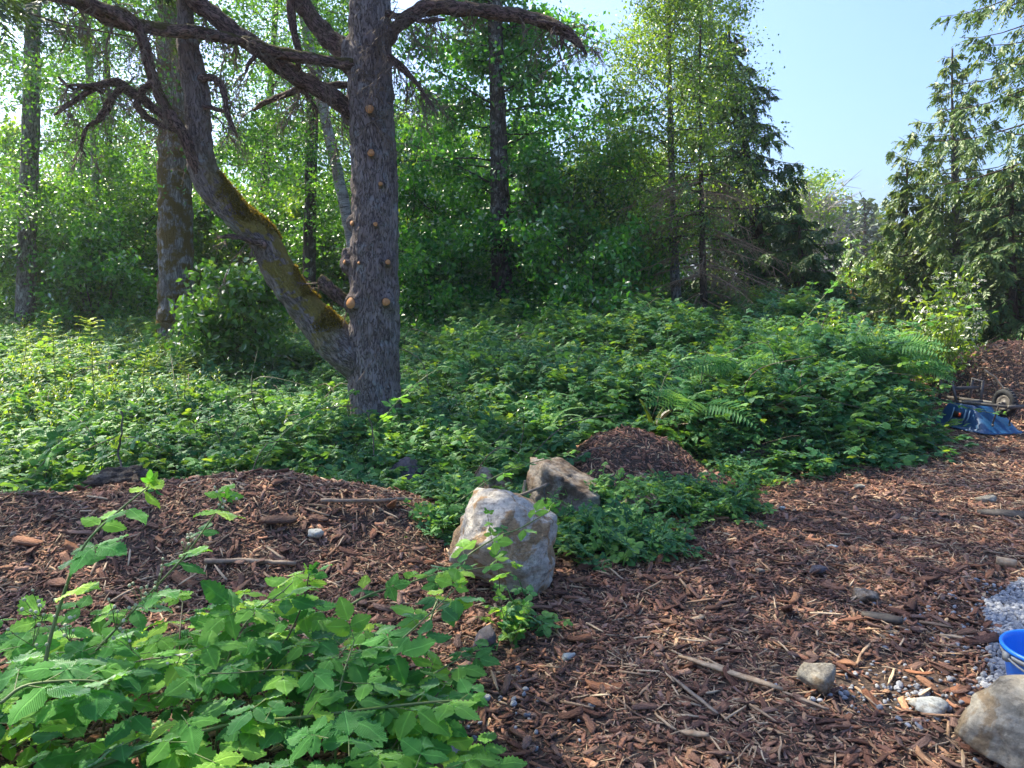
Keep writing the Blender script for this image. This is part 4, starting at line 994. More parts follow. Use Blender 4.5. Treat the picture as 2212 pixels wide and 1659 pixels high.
TR.append(make_tree('alder_tree', 'dark rough trunk seen between the two stems of the conifer', [(668, 660, 15), (668, 560, 14), (671, 430, 13), (673, 300, 13), (675, 200, 12), (676, 60, 11), (676, 0, 10)], 17, 'bark_dark', 19,
    bl(9, 13, 1.8, 3, lo=(2.6, 9.2, 2.0, 40), per=48, sec=8, leaf=.105, spread=.18), 'alder', 12, seed=15))
TR.append(make_tree('birch_tree', 'white-grey birch trunk leaning against the conifer trunk', [(775, 640, 13), (756, 505, 12), (735, 400, 12), (708, 280, 11), (690, 200, 11), (672, 120, 10), (652, 20, 10), (648, 0, 10)], 15, 'bark_birch', 16,
    bl(8, 13, 2.0, 12, lo=(3.6, 8.2, 1.8, 28), per=42, sec=7, leaf=.075, spread=.16), 'alder', 12, seed=16, woodmat='bark_grey'))
TR.append(make_tree('alder_tree', 'forked thin dark trunk far between the conifer stems', [(572, 660, 10), (571, 520, 10), (572, 400, 9), (578, 280, 9), (585, 190, 7), (592, 80, 6), (596, 0, 6)], 21, 'bark_dark', 16,
    bl(10, 14, 2.0, 10, lo=(2.6, 10.5, 2.1, 46), per=46, sec=7, leaf=.095, spread=.18), 'alder', 10, seed=17))
TR.append(make_tree('cherry_tree', 'dark-trunked leafy tree just right of the conifer', [(1086, 655, 25), (1083, 560, 22), (1080, 420, 20), (1077, 300, 18), (1073, 160, 16), (1070, 40, 15), (1069, 0, 14)], 15.5, 'bark_dark', 9.0,
    lambda w, l, tf, r: broadleaf_crown(w, l, tf, 1.3, 8.4, lambda t: 2.5 if t < .42 else max(.75, 2.5 - 3.6 * (t - .42)), 60, r, elev=(-.1, .6), sec=10, per=46, leaf=.125, spread=.17, clump=.8, az=lambda q: q.uniform(-.35, math.pi + .35)), 'cherry', 12, seed=18))
TR.append(make_tree('birch_tree', 'airy birch with fine drooping leaves standing against the blue sky', [(1462, 660, 11), (1456, 560, 10), (1452, 430, 8), (1449, 300, 7), (1446, 150, 5), (1443, 0, 4)], 15, 'bark_grey', 8.6,
    lambda w, l, tf, r: broadleaf_crown(w, l, tf, 2.2, 8.3, lambda t: 2.0 * (1 - t) ** .5 + .3, 74, r, elev=(.0, .9), sec=12, per=36, leaf=.07, spread=.15, droopt=.35, thick=.014, seclen=.5), 'birch_leaf', 10, seed=19))
TR.append(make_tree('birch_tree', 'thinner pale birch behind the airy one', [(1545, 640, 8), (1540, 450, 7), (1537, 300, 6), (1535, 100, 5), (1534, 0, 5)], 17, 'bark_birch', 9.6,
    lambda w, l, tf, r: broadleaf_crown(w, l, tf, 3.5, 9.4, lambda t: 1.4 * (1 - t) ** .6 + .2, 44, r, elev=(.1, .9), sec=11, per=30, leaf=.072, spread=.14, droopt=.35, thick=.012, seclen=.5), 'birch_leaf', 8, seed=20))
# dying spruce
def dying(mbw, mbl, tf, r):
    conifer_foliage(mbw, mbl, (0, 0), 2.6, 6.2, lambda t: 1.7 * (1 - t) + .3, 30, r, droop=.2, twig=.5, tw_per=12, leaf=(.07, .02), per=14, hang=.7, trunk=tf)
def dead_limbs(root, off, tf, r):
    mb = MB()
    for i in range(64):
        z = r.uniform(.9, 3.9); a = r.uniform(0, 2 * np.pi); L = r.uniform(1.1, 2.3) * (1.15 - .12 * z)
        h = np.array([math.cos(a), math.sin(a), 0]); s = np.linspace(0, 1, 7)
        p = tf(z) + h * (s * L)[:, None] + np.array([0, 0, -1]) * (L * .35 * s ** 1.4)[:, None] + np.cumsum(r.normal(0, .02, (7, 3)), 0)
        tube(mb, p, np.linspace(.014, .003, 7), 4, None, cap=False)
        for q in range(16):
            u = r.uniform(.2, 1); k = min(int(u * 6), 5); f = u * 6 - k; st = p[k] * (1 - f) + p[k + 1] * f
            d = unit(h * .5 + np.cross(h, [0, 0, 1]) * r.normal(0, .8) + np.array([0, 0, -1]) * r.uniform(.1, 1.3)); l = r.uniform(.15, .5)
            m_ = st + d * l * .5 + r.normal(0, .02, 3); e = st + d * l + np.array([0, 0, -.12 * l])
            tube(mb, np.stack([st, m_, e]), [.005, .0035, .0018], 3, None, cap=False)
            for w in range(2):
                e2 = m_ + unit(d + r.normal(0, .7, 3)) * l * .4; tube(mb, np.stack([m_, e2]), [.003, .0015], 3, None, cap=False)
    o = mb.build('dead_limbs', M['twig_red'], root, False, off); o['label'] = 'bare brown drooping dead limbs'
TR.append(make_tree('spruce_tree', 'half-dead spruce with bare brown drooping lower limbs behind the birch', [(1520, 660, 8), (1517, 500, 6), (1514, 350, 4), (1512, 240, 2)], 14.4, 'bark_brown', 6.5, dying, 'cedar', 10, seed=23, extra=dead_limbs, woodmat='bark_brown'))
# cedars
def cedar(zs, zt, L0, nb, pw=.75, L1=.25, **kw):
    d = dict(droop=.45, twig=.62, tw_per=30, leaf=(.115, .042), per=18, hang=.9, tipup=.25, thick=.02); d.update(kw)
    return lambda mbw, mbl, tf, r: conifer_foliage(mbw, mbl, (0, 0), zs, zt, lambda t: L0 * (1 - t) ** pw + L1, nb, r, trunk=tf, **d)
TR.append(make_tree('cedar_tree', 'dense dark green cedar closing the gap left of the open sky', [(1652, 690, 16), (1642, 560, 14), (1622, 400, 11), (1598, 250, 7), (1578, 120, 3)], 17, 'bark_brown', 7.4,
    cedar(.5, 7.3, 1.95, 130, .7, .15), 'cedar', 10, seed=31))
TR.append(make_tree('cedar_tree', 'smaller bushy cedar hugging the dark cedar at thicket height', [(1735, 690, 9), (1732, 600, 8), (1728, 520, 4)], 15.5, 'bark_brown', 3.4,
    cedar(.3, 3.3, 1.15, 50, .6), 'cedar', 8, seed=32))
TR.append(make_tree('cedar_tree', 'pointed golden-green cedar with drooping tips right of the open sky', [(2078, 720, 14), (2072, 600, 12), (2066, 450, 9), (2060, 300, 5), (2056, 200, 2)], 16, 'bark_grey', 6.6,
    cedar(.6, 6.5, 2.6, 100, .95, .12, droop=.15, tipup=.35, hang=1.2, per=16), 'cedar_gold', 10, seed=33))
TR.append(make_tree('cedar_tree', 'tall shaggy cedar at the very right edge of the photo', [(2330, 760, 20), (2326, 500, 18), (2322, 200, 15), (2320, 0, 13)], 13.5, 'bark_brown', 14,
    cedar(.4, 13.8, 2.2, 170, .5, droop=.35, hang=1.1, per=16), 'cedar_gold', 10, seed=34))
TR.append(make_tree('cedar_tree', 'dark young cedar behind the upturned wheelbarrow', [(2190, 740, 10), (2188, 620, 8), (2184, 500, 5)], 13.2, 'bark_brown', 3.9,
    cedar(.25, 3.8, 1.25, 56, .7, droop=.4), 'cedar', 8, seed=35))
TR.append(make_tree('cedar_tree', 'low drooping cedar left of the pointed golden-green one', [(1965, 700, 8), (1962, 600, 7), (1958, 500, 3)], 16.5, 'bark_brown', 4.4,
    cedar(.6, 4.3, 1.0, 40, .8, droop=.2, tipup=.3), 'cedar_gold', 8, seed=36))
# far trees in the gap
for i, (px, py, d, w, mt, lab) in enumerate([
    (1795, 415, 42, 2.0, 'far_conifer', 'hazy far conifer in the gap, next to the dark cedar'),
    (1828, 440, 46, 1.9, 'far_conifer', 'hazy far conifer in the middle of the gap'),
    (1868, 425, 44, 1.5, 'far_conifer', 'narrow far conifer in the gap, next to the low cedar'),
    (1905, 455, 50, 2.2, 'far_conifer', 'broad far conifer behind the low drooping cedar'),
    (1700, 420, 48, 2.4, 'far_conifer', 'far conifer half behind the dark cedar')]):
    t_ = P(px, py, d); h = t_[2]
    TR.append(make_tree('far_conifer', lab, [(px, 660, 6), (px, 560, 5), (px, py + 10, 1)], d, 'bark_brown', h, cedar(1.0, h - .1, w, 70, .8, .1, leaf=(.26, .09), twig=.8, per=9, tw_per=11, droop=.25, hang=.4), 'far_conifer', 6, seed=60 + i))
def twiggy(root, off, tf, r):
    mb = MB()
    for i in range(70):
        z = r.uniform(1.2, 5.6); a = r.uniform(0, 2 * np.pi); L = r.uniform(.5, 1.3)
        h = np.array([math.cos(a), math.sin(a), r.uniform(.2, 1.1)]); s = np.linspace(0, 1, 5)
        p = tf(z) + h * (s * L)[:, None] + np.cumsum(r.normal(0, .05, (5, 3)), 0)
        tube(mb, p, np.linspace(.03, .008, 5), 3, None, cap=False)
        for q in range(7):
            k = r.integers(1, 5); tube(mb, np.stack([p[k], p[k] + unit(h + r.normal(0, .6, 3)) * r.uniform(.3, .8)]), [.014, .006], 3, None, cap=False)
    mb.build('bare_limbs', M['twig_grey'], root, False, off)
TR.append(make_tree('grey_tree', 'pale grey twiggy tree far back beside the dark cedar', [(1752, 670, 5), (1750, 560, 4), (1748, 430, 2)], 33, 'bark_birch', P(1745, 395, 33)[2],
    bl(3.5, P(1745, 400, 33)[2], 1.3, 26, per=14, sec=7, leaf=.16, spread=.25), 'birch_leaf', 6, seed=70, extra=twiggy, woodmat='twig_grey'))
TR.append(make_tree('grey_tree', 'second pale grey bare-limbed tree in the gap', [(1782, 670, 4), (1784, 560, 3.5), (1780, 460, 1.5)], 32, 'bark_birch', P(1780, 445, 32)[2],
    bl(3, P(1780, 455, 32)[2], 1.0, 18, per=8, sec=6, leaf=.14, spread=.25), 'birch_leaf', 6, seed=71, extra=twiggy, woodmat='twig_grey'))
TR.append(make_tree('larch_tree', 'bright feathery young conifer low in the gap', [(1838, 690, 5), (1838, 600, 4), (1838, 520, 2)], 24, 'bark_brown', P(1838, 505, 24)[2],
    cedar(.4, P(1838, 510, 24)[2], 1.3, 44, .7, .1, leaf=(.14, .05), per=12, tw_per=13, droop=.1, hang=.4), 'far_leaf', 6, seed=72))
for o in TR: o['group'] = GT

# ------------------------------------------------------------------ understory shrubs between the trunks
def bush(name, label, px, d, top_py, w, leafmat, seed, leaf=.10, nb=40, per=34, wood='bark_dark', group='understory shrubs', low=.15):
    b = P(px, 650, d); h = P(px, top_py, d)[2]; r = np.random.default_rng(seed)
    z0 = float(H(b[0], b[1])); root = thing(name, label, 'shrub', (b[0], b[1], z0), 0, group); off = np.array([b[0], b[1], z0])
    mbt = MB(); stems = []
    for i in range(5):
        a = r.uniform(0, 6.28); e = np.array([b[0] + math.cos(a) * w * .35, b[1] + math.sin(a) * w * .35, z0 + (h - z0) * r.uniform(.75, 1)])
        p = resample(np.stack([[b[0] + r.normal(0, .1), b[1] + r.normal(0, .1), z0 - .05], (off * .55 + e * .45) + r.normal(0, .1, 3), e]), 9); stems.append(p)
        tube(mbt, p, np.linspace(.035, .008, 9), 5, None, .1, i)
    mbt.build('stems', M[wood], root, True, off)
    mbw, mbl = MB(), MB()
    def tf(z):
        p = stems[r.integers(5)]; return np.array([np.interp(z, p[:, 2], p[:, 0]), np.interp(z, p[:, 2], p[:, 1]), z])
    broadleaf_crown(mbw, mbl, tf, z0 + low, h * .96, lambda t: w * .62 * (0.6 + .6 * math.sin(math.pi * (t * .75 + .15))), nb, r, elev=(-.1, .8), sec=8, per=per, leaf=leaf, spread=.14, thick=.012, clump=.6)
    mbl.build('leaves', M[leafmat], root, False, off); mbw.build('twigs', M[wood], root, False, off)
    return root
for i, (px, d, py, w, mt, lab) in enumerate([
    (-60, 19, 400, 2.4, 'alder', 'leafy shrub at the left photo edge behind the leftmost trunk'),
    (110, 17.5, 430, 2.2, 'alder', 'tall green shrub just right of the leftmost dark trunk'),
    (215, 16.5, 500, 2.0, 'cherry', 'dark green shrub in front of the slim pale trunk'),
    (300, 19, 380, 2.4, 'alder', 'tall shrub left of the mossy trunk'),
    (420, 20, 470, 2.2, 'far_leaf', 'bright shrub half hidden by the mossy trunk'),
    (520, 22, 430, 2.8, 'far_leaf', 'sunlit yellow-green shrub behind the leaning stem'),
    (625, 19, 480, 2.2, 'alder', 'shrub under the forked thin trunk'),
    (715, 21, 420, 2.6, 'far_leaf', 'shrub behind the leaning white birch'),
    (920, 18, 400, 2.0, 'cherry', 'deep green shrub touching the right side of the conifer trunk'),
    (985, 20, 330, 2.6, 'far_leaf', 'bright leafy shrub between the conifer and the cherry tree'),
    (1215, 15.5, 360, 2.0, 'cherry', 'dark leafy shrub right of the cherry trunk'),
    (1285, 17, 340, 2.2, 'far_leaf', 'yellow-green leafy shrub left of the airy birch'),
    (1370, 19, 350, 2.2, 'alder', 'green shrub behind the airy birch'),
    (945, 15.0, 520, 1.4, 'cherry', 'low dark shrub at the foot of the cherry tree'),
    (1265, 14, 520, 1.5, 'cherry', 'low dark shrub left of the bare brown limbs'),
    (1930, 21, 600, 1.9, 'far_leaf', 'low bright shrub in front of the far gap'),
    (50, 24, 330, 3.2, 'far_leaf', 'tall hazy thicket tree behind the leftmost trunk'),
    (410, 27, 300, 3.6, 'far_leaf', 'pale green tree crown far behind the mossy trunk'),
    (840, 27, 230, 3.8, 'far_leaf', 'pale green tree crown far behind the conifer'),
    (1040, 25, 240, 2.2, 'alder', 'tall leafy crown far behind the cherry tree'),
    (950, 23, 220, 2.4, 'alder', 'tall leafy crown just right of the conifer, far back'),
    (1345, 24, 340, 2.4, 'alder', 'tall leafy crown far behind the airy birch'),
    (640, 25, 300, 3.0, 'alder', 'tall leafy crown far back between the conifer stems'),
    (240, 25, 330, 3.0, 'alder', 'tall leafy crown far back behind the slim pale trunk')]):
    bush('understory_shrub', lab, px, d, py, w, mt, 400 + i, leaf=.12 if d < 20 else .17, nb=40, per=46)
bush('young_maple', 'fresh green young maple shrub at the foot of the leaning stem', 530, 10.8, 592, .8, 'herb', 480, leaf=.12, nb=40, per=16, wood='bark_brown', group='shrubs standing in the thicket', low=.3)

# far wood closing the view
n = 52000; r = np.random.default_rng(77)
a = r.uniform(-.95, .95, n); dd = r.uniform(48, 64, n); x = np.sin(a) * dd; y = np.cos(a) * dd
gap = np.exp(-((a - .46) / .10) ** 2)
top = (8.5 + 2.5 * n2(a * 9, dd * .15, 51) - 3.2 * gap + 2.0 * np.exp(-((a + .05) / .2) ** 2)); z = top * r.uniform(0, 1, n) ** .75
mb = MB(); L = r.uniform(.35, .75, n)
leaf_quads(mb, np.stack([x, y, z], -1), rand_dirs(n, -.2, r), rand_dirs(n, .5, r), L, L * .65, r.uniform(0, .98, n))
fw = mb.build('far_wood', M['far_conifer']); tag(fw, 'distant wood behind the trees, one green mass', 'wood', None, 'stuff')

# ================================================================== BRAMBLES, FERNS, LOW PLANTS
def leaflet_arrays(L, W, n, serr=.10, fold=.18, droop=.25, seed=0, asym=0.0):
    """serrated ovate leaflet along +x; returns V, F(tri), luv"""
    r = np.random.default_rng(seed)
    s = np.linspace(0, 1, n + 1)
    w = W * np.sin(np.pi * s ** 0.72) ** 0.95
    w[0] = W * .06; w[-1] = 0
    if serr: w = w * (1 + serr * np.where(np.arange(n + 1) % 2, 1, -1))
    x = s * L; zc = -droop * L * s ** 2 + .02 * L * np.sin(s * 9 + seed)
    V = []; uv = []
    for i in range(n + 1):
        k = 1 + asym * s[i]
        pl = .03 * L * (1 if i % 2 else -1)
        V += [[x[i] + (.05 * L if 0 < i < n else 0), -w[i], zc[i] + fold * w[i] - .35 * w[i] ** 2 / W + pl], [x[i], 0, zc[i]], [x[i] + (.05 * L if 0 < i < n else 0), w[i] * k, zc[i] + fold * w[i] - .35 * w[i] ** 2 / W + pl]]
        uv += [[s[i], -w[i] / W, 0], [s[i], 0, 0], [s[i], w[i] / W, 0]]
    F = []
    for i in range(n):
        a = i * 3
        F += [[a, a + 3, a + 4], [a, a + 4, a + 1], [a + 1, a + 4, a + 5], [a + 1, a + 5, a + 2]]
    return np.array(V), np.array(F), np.array(uv)
def rotz(V, a):
    c, s = math.cos(a), math.sin(a); return V @ np.array([[c, s, 0], [-s, c, 0], [0, 0, 1]])
def compound(seed, n=12, five=False, mat='bramble', petiole=.55, wide=.335, serr=.10):
    """bramble leaf: petiole along +x, leaflets at its end. unit size = terminal leaflet length 1"""
    r = np.random.default_rng(seed); Vs = []; Fs = []; U = []; T = []; k = 0
    ang = [(0, 1.0, .24), (1.25, .86, .02), (-1.25, .86, .02)] + ([(1.95, .62, -.05), (-1.95, .62, -.05)] if five else [])
    for j, (a, sc, px) in enumerate(ang):
        V, F, uv = leaflet_arrays(sc * r.uniform(.92, 1.08), sc * wide * r.uniform(.92, 1.1), n, serr, r.uniform(.05, .3), r.uniform(.1, .4), seed * 5 + j)
        rx = r.normal(0, .15); c, s = math.cos(rx), math.sin(rx)
        V = V @ np.array([[1, 0, 0], [0, c, s], [0, -s, c]])
        ry = r.uniform(-.1, .3); c, s = math.cos(ry), math.sin(ry); V = V @ np.array([[c, 0, -s], [0, 1, 0], [s, 0, c]])
        V = rotz(V, a + r.normal(0, .12)) + [petiole + px, 0, 0]
        Vs.append(V); Fs.append(F + k); U.append(uv); T.append(np.full(len(V), r.uniform(-.06, .06))); k += len(V)
    # petiole: three-sided
    a = .016; pv = np.array([[0, a, 0], [0, -a, 0], [0, 0, -a * 1.6], [petiole + .1, a * .6, 0], [petiole + .1, -a * .6, 0], [petiole + .1, 0, -a]])
    pf = np.array([[0, 3, 4], [0, 4, 1], [1, 4, 5], [1, 5, 2], [2, 5, 3], [2, 3, 0]])
    Vs.append(pv); Fs.append(pf + k); U.append(np.tile([.03, .5, 0], (6, 1))); T.append(np.full(6, .1)); k += 6
    return np.concatenate(Vs), np.concatenate(Fs), np.concatenate(U), np.concatenate(T)
def compound_mesh(seed, **kw):
    mat = kw.get('mat', 'bramble'); V, F, U, T = compound(seed, **kw)
    me = mk_mesh('leaf', V, F, M[mat], True, {'tint': T}, {'luv': U})
    me.materials.append(M['cane']); mi = np.zeros(len(F), np.int32); mi[-6:] = 1; me.polygons.foreach_set('material_index', mi)
    return me
LEAF_HI = [compound_mesh(s, n=14, five=(s % 4 == 3)) for s in range(12)]
LEAF_LO = [compound_mesh(50 + s, n=5, five=(s % 3 == 2), mat='thicket', serr=.0) for s in range(8)]

# a sprig: arching cane piece with leaves, for the thicket mass
def sprig(seed, mat='thicket', nl=9, L=.5, ls=.085, upright=.5, nst=5, serr=0.0, narrow=.37):
    r = np.random.default_rng(seed); Vs = []; Fs = []; T = []; k = 0
    s = np.linspace(0, 1, 7); d = np.array([math.cos(upright), 0, math.sin(upright)])
    p = d * (s * L)[:, None] + np.array([0, 0, -1]) * (.45 * L * s * s * math.cos(upright))[:, None] + np.cumsum(r.normal(0, .008, (7, 3)), 0)
    mb = MB(); tube(mb, p, np.linspace(.0045, .002, 7), 3, None, cap=False)
    V = mb.V[0]; F = np.concatenate([f for q in mb.F.values() for f in q]); F = np.concatenate([F[:, [0, 1, 2]], F[:, [0, 2, 3]]])
    Vs.append(V); Fs.append(F); T.append(np.full(len(V), .1)); k += len(V)
    for i in range(nl):
        u = (i + .6) / nl; q = p[min(int(u * 6), 6)]
        a = (1 if i % 2 else -1) * r.uniform(.5, 1.4) + r.normal(0, .3)
        lv, lf, uv, lt = compound(seed * 31 + i, nst, r.uniform() < .25, mat, .5, narrow or .42, serr)
        size = ls * r.uniform(.6, 1.25) * (1.1 - .45 * u)
        ax = np.array([math.cos(a), math.sin(a), r.uniform(-.05, .5)]); nr = np.array([r.normal(0, .28), r.normal(0, .28), 1.0])
        m = np.array(basis(ax, nr))[:3, :3]
        lv = (lv * size) @ m.T + q
        Vs.append(lv); Fs.append(lf + k); T.append(lt + r.uniform(-.12, .12) + .25 * u); k += len(lv)
    return mk_mesh('sprig', np.concatenate(Vs), np.concatenate(Fs), M[mat], True, {'tint': np.concatenate(T)})
SPR = [sprig(700 + i, nl=int(rng.integers(7, 11)), L=rng.uniform(.35, .6), ls=rng.uniform(.075, .10), upright=rng.uniform(.1, 1.2)) for i in range(14)]
SPR_UP = [sprig(760 + i, nl=12, L=.55, ls=.075, upright=1.45) for i in range(5)]
SMALL = [sprig(800 + i, nl=7, L=.2, ls=.045, upright=rng.uniform(.2, 1.0)) for i in range(8)]

# thicket mass -------------------------------------------------
def thicket_pts(n, r, ylim=18.0):
    y = r.uniform(5.3, ylim, n); x = r.uniform(-1, 1, n) * (y * .74 + 1.6)
    k = r.uniform(0, 1, n) < (y * .74 + 1.6) / 15 * np.clip((8.0 / y) ** 1.1, .3, 1)
    k &= (y > yfront(x) - .1) & (mound2(x, y) < .05) & (mound3(x, y) < .05)
    k &= ~((x > 5.2) & (y > 10.5) & (x > .42 * y + .4))
    k &= np.hypot(x - tp[0, 0], y - tp[0, 1]) > .38
    x, y = x[k], y[k]
    return x, y, canopy(x, y)
r = np.random.default_rng(91)
x, y, c = thicket_pts(60000, r)
f = 1 - r.uniform(0, 1, len(x)) ** 2.2 * np.where(y - yfront(x) < .8, 1.0, .55)
z = base_h(x, y) + c * f - .05
hdg = r.uniform(0, 2 * np.pi, len(x))
front = np.exp(-np.clip(y - yfront(x), 0, 9) / .4)
hdg = np.where(r.uniform(0, 1, len(x)) < .55 * front, -np.pi / 2 + r.normal(0, .7, len(x)), hdg)
rot = np.stack([r.normal(0, .18, len(x)), r.normal(0, .2, len(x)), hdg], -1)
sc = r.uniform(.7, 1.3, len(x)) * np.where(y > 10, 1.2, 1.0)
th = scatter('bramble_thicket', SPR, np.stack([x, y, z], -1), rot, sc, r.integers(0, len(SPR), len(x)))
tag(th, 'dense green bramble thicket filling the middle of the view', 'thicket', None, 'stuff')
x, y, c = thicket_pts(7000, r)
z = base_h(x, y) + c * r.uniform(.72, 1.0, len(x)) - .22
rot = np.stack([r.normal(0, .2, len(x)), r.normal(0, .2, len(x)), r.uniform(0, 6.28, len(x))], -1)
th2 = scatter('nettle_shoots', SPR_UP, np.stack([x, y, z], -1), rot, r.uniform(.6, 1.15, len(x)), r.integers(0, len(SPR_UP), len(x)))
tag(th2, 'upright green shoots poking out of the bramble thicket', 'shoots', None, 'stuff')

HERB = []
for i in range(6):
    q = np.random.default_rng(930 + i); mbh = MB(); hh = q.uniform(.4, .7); st = resample(np.array([[0, 0, 0], [q.normal(0, .03), q.normal(0, .03), hh * .5], [q.normal(0, .07), q.normal(0, .07), hh]]), 8)
    tube(mbh, st, np.linspace(.004, .0015, 8), 3, .3, cap=False); m = 26; u = np.linspace(.2, 1, m); aa = np.arange(m) * 2.4
    ps = np.stack([np.interp(u, np.linspace(0, 1, 8), st[:, k]) for k in range(3)], -1); Lh = .10 * (1.15 - .75 * u) * q.uniform(.8, 1.2, m)
    leaf_quads(mbh, ps, np.stack([np.cos(aa), np.sin(aa), .25 + .7 * u], -1), np.stack([-.3 * np.cos(aa), -.3 * np.sin(aa), np.ones(m)], -1), Lh, Lh * .36, q.uniform(.2, .7, m), -.04)
    HERB.append(mbh.mesh('herb', M['herb']))
x, y, c = thicket_pts(16000, r); k = r.uniform(0, 1, len(x)) < sstep(.05, .5, n2(x * .55, y * .55, 61)); x, y, c = x[k], y[k], c[k]
hb = scatter('leafy_herbs', HERB, np.stack([x, y, base_h(x, y) + c * r.uniform(.8, 1.05, len(x)) - .4], -1), np.stack([r.normal(0, .16, len(x)), r.normal(0, .16, len(x)), r.uniform(0, 6.28, len(x))], -1), r.uniform(.7, 1.2, len(x)), r.integers(0, 6, len(x)))
tag(hb, 'light green narrow-leaved herbs growing up through the brambles', 'herbs', None, 'stuff')
HERB_SUNTINT = []  # herb copies recoloured yellow, painting sun glow into the left field and right end
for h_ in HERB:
    c_ = h_.copy(); c_.materials[0] = M['shoot_yellow_suntint']; HERB_SUNTINT.append(c_)
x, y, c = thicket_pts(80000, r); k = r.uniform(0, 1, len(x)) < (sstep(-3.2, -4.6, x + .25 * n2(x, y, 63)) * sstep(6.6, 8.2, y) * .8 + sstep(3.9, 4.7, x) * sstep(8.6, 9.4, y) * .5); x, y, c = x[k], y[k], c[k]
hy = scatter('sunglow_tint_herbs', HERB_SUNTINT, np.stack([x, y, base_h(x, y) + c * r.uniform(.85, 1.08, len(x)) - .4], -1), np.stack([r.normal(0, .16, len(x)), r.normal(0, .16, len(x)), r.uniform(0, 6.28, len(x))], -1), r.uniform(.7, 1.15, len(x)), r.integers(0, 6, len(x)))
tag(hy, 'added herbs coloured yellow-green for the backlit sun glow above the brambles', 'herbs', None, 'stuff')
DC = []
for i in range(6):
    q = np.random.default_rng(960 + i); mbh = MB(); tube(mbh, resample(np.array([[0, 0, 0], [.35, q.normal(0, .08), q.uniform(.1, .35)], [.8, q.normal(0, .15), q.uniform(-.1, .3)]]), 10), np.linspace(.0055, .002, 10), 4, None); DC.append(mbh.mesh('old_cane', M['cane_red' if i % 2 else 'twig_dead']))
x, y, c = thicket_pts(1500, r)
dc = scatter('old_canes', DC, np.stack([x, y, base_h(x, y) + c * r.uniform(.5, 1.0, len(x))], -1), np.stack([r.normal(0, .3, len(x)), r.normal(-.1, .4, len(x)), r.uniform(0, 6.28, len(x))], -1), r.uniform(.6, 1.3, len(x)), r.integers(0, 6, len(x)))
tag(dc, 'thin brown old canes tangled through the thicket', 'old canes', None, 'stuff')

# low leaf cover round the boulders
def in_patch(x, y):
    q = np.exp(-(((x - .62) / .52) ** 2 + ((y - 4.65) / .38) ** 2)) + .9 * np.exp(-(((x - .55) / .8) ** 2 + ((y - 5.5) / .40) ** 2)) + np.exp(-(((x + .45) / .40) ** 2 + ((y - 5.0) / .55) ** 2)) \
        + .8 * np.exp(-(((x - 1.5) / .4) ** 2 + ((y - 5.55) / .35) ** 2)) + .75 * np.exp(-(((x - .05) / .15) ** 2 + ((y - 3.45) / .16) ** 2)) + .8 * np.exp(-(((x - 2.0) / .4) ** 2 + ((y - 6.5) / .25) ** 2))
    return q
x = r.uniform(-1.6, 2.6, 15000); y = r.uniform(3.2, 6.8, 15000); q = in_patch(x, y)
k = (r.uniform(0, 1, 15000) < np.clip(q - .25, 0, 1)) & (y < yfront(x) + .3) & (mound1(x, y) < .12) & (mound2(x, y) < .03)
x, y, q = x[k], y[k], q[k]
z = H(x, y) + r.uniform(0, .13, len(x)) * np.clip(q, .2, 1.3)
gc = scatter('low_bramble_cover', SMALL, np.stack([x, y, z], -1), np.stack([r.normal(0, .3, len(x)), r.normal(0, .3, len(x)), r.uniform(0, 6.28, len(x))], -1), r.uniform(.7, 1.4, len(x)), r.integers(0, len(SMALL), len(x)))
tag(gc, 'low green leaf cover growing round the boulders', 'ground cover', None, 'stuff')

# blossoms of the brambles
def flower_mesh(mat='blossom', n=5):
    mb = MB(); a = np.arange(n) * 2 * np.pi / n
    ax = np.stack([np.cos(a), np.sin(a), np.full(n, .35)], -1)
    leaf_quads(mb, np.zeros((n, 3)), ax, np.tile([0, 0, 1.0], (n, 1)), .5, .42, np.linspace(0, .9, n)); return mb.mesh('flower', M[mat])
def bud_mesh():
    bm = bmesh.new(); bmesh.ops.create_icosphere(bm, subdivisions=1, radius=.3)
    V = np.array([v.co[:] for v in bm.verts]) * [1, 1, 1.2]; F = np.array([[v.index for v in f.verts] for f in bm.faces]); bm.free()
    return mk_mesh('bud', V, F, M['bud'], True)
FLW, BUD = flower_mesh(), bud_mesh()
x, y, c = thicket_pts(6500, r); n = len(x)
wgt = sstep(.35, .6, .5 + .5 * n2(x * .5, y * .5, 71)) + .5 * sstep(12, 15, y); k = r.uniform(0, 1, n) < wgt; x, y, c = x[k], y[k], c[k]
m_ = 5; X = np.repeat(x, m_) + r.normal(0, .06, len(x) * m_); Y = np.repeat(y, m_) + r.normal(0, .06, len(x) * m_); Z = np.repeat(base_h(x, y) + c, m_) + r.uniform(-.06, .09, len(x) * m_)
bl_ = scatter('bramble_blossom', [FLW, BUD], np.stack([X, Y, Z], -1), r.normal(0, .5, (len(X), 3)), r.uniform(.012, .030, len(X)), r.integers(0, 2, len(X)))
tag(bl_, 'tiny white blossoms and buds dotted over the thicket', 'blossom', None, 'stuff')

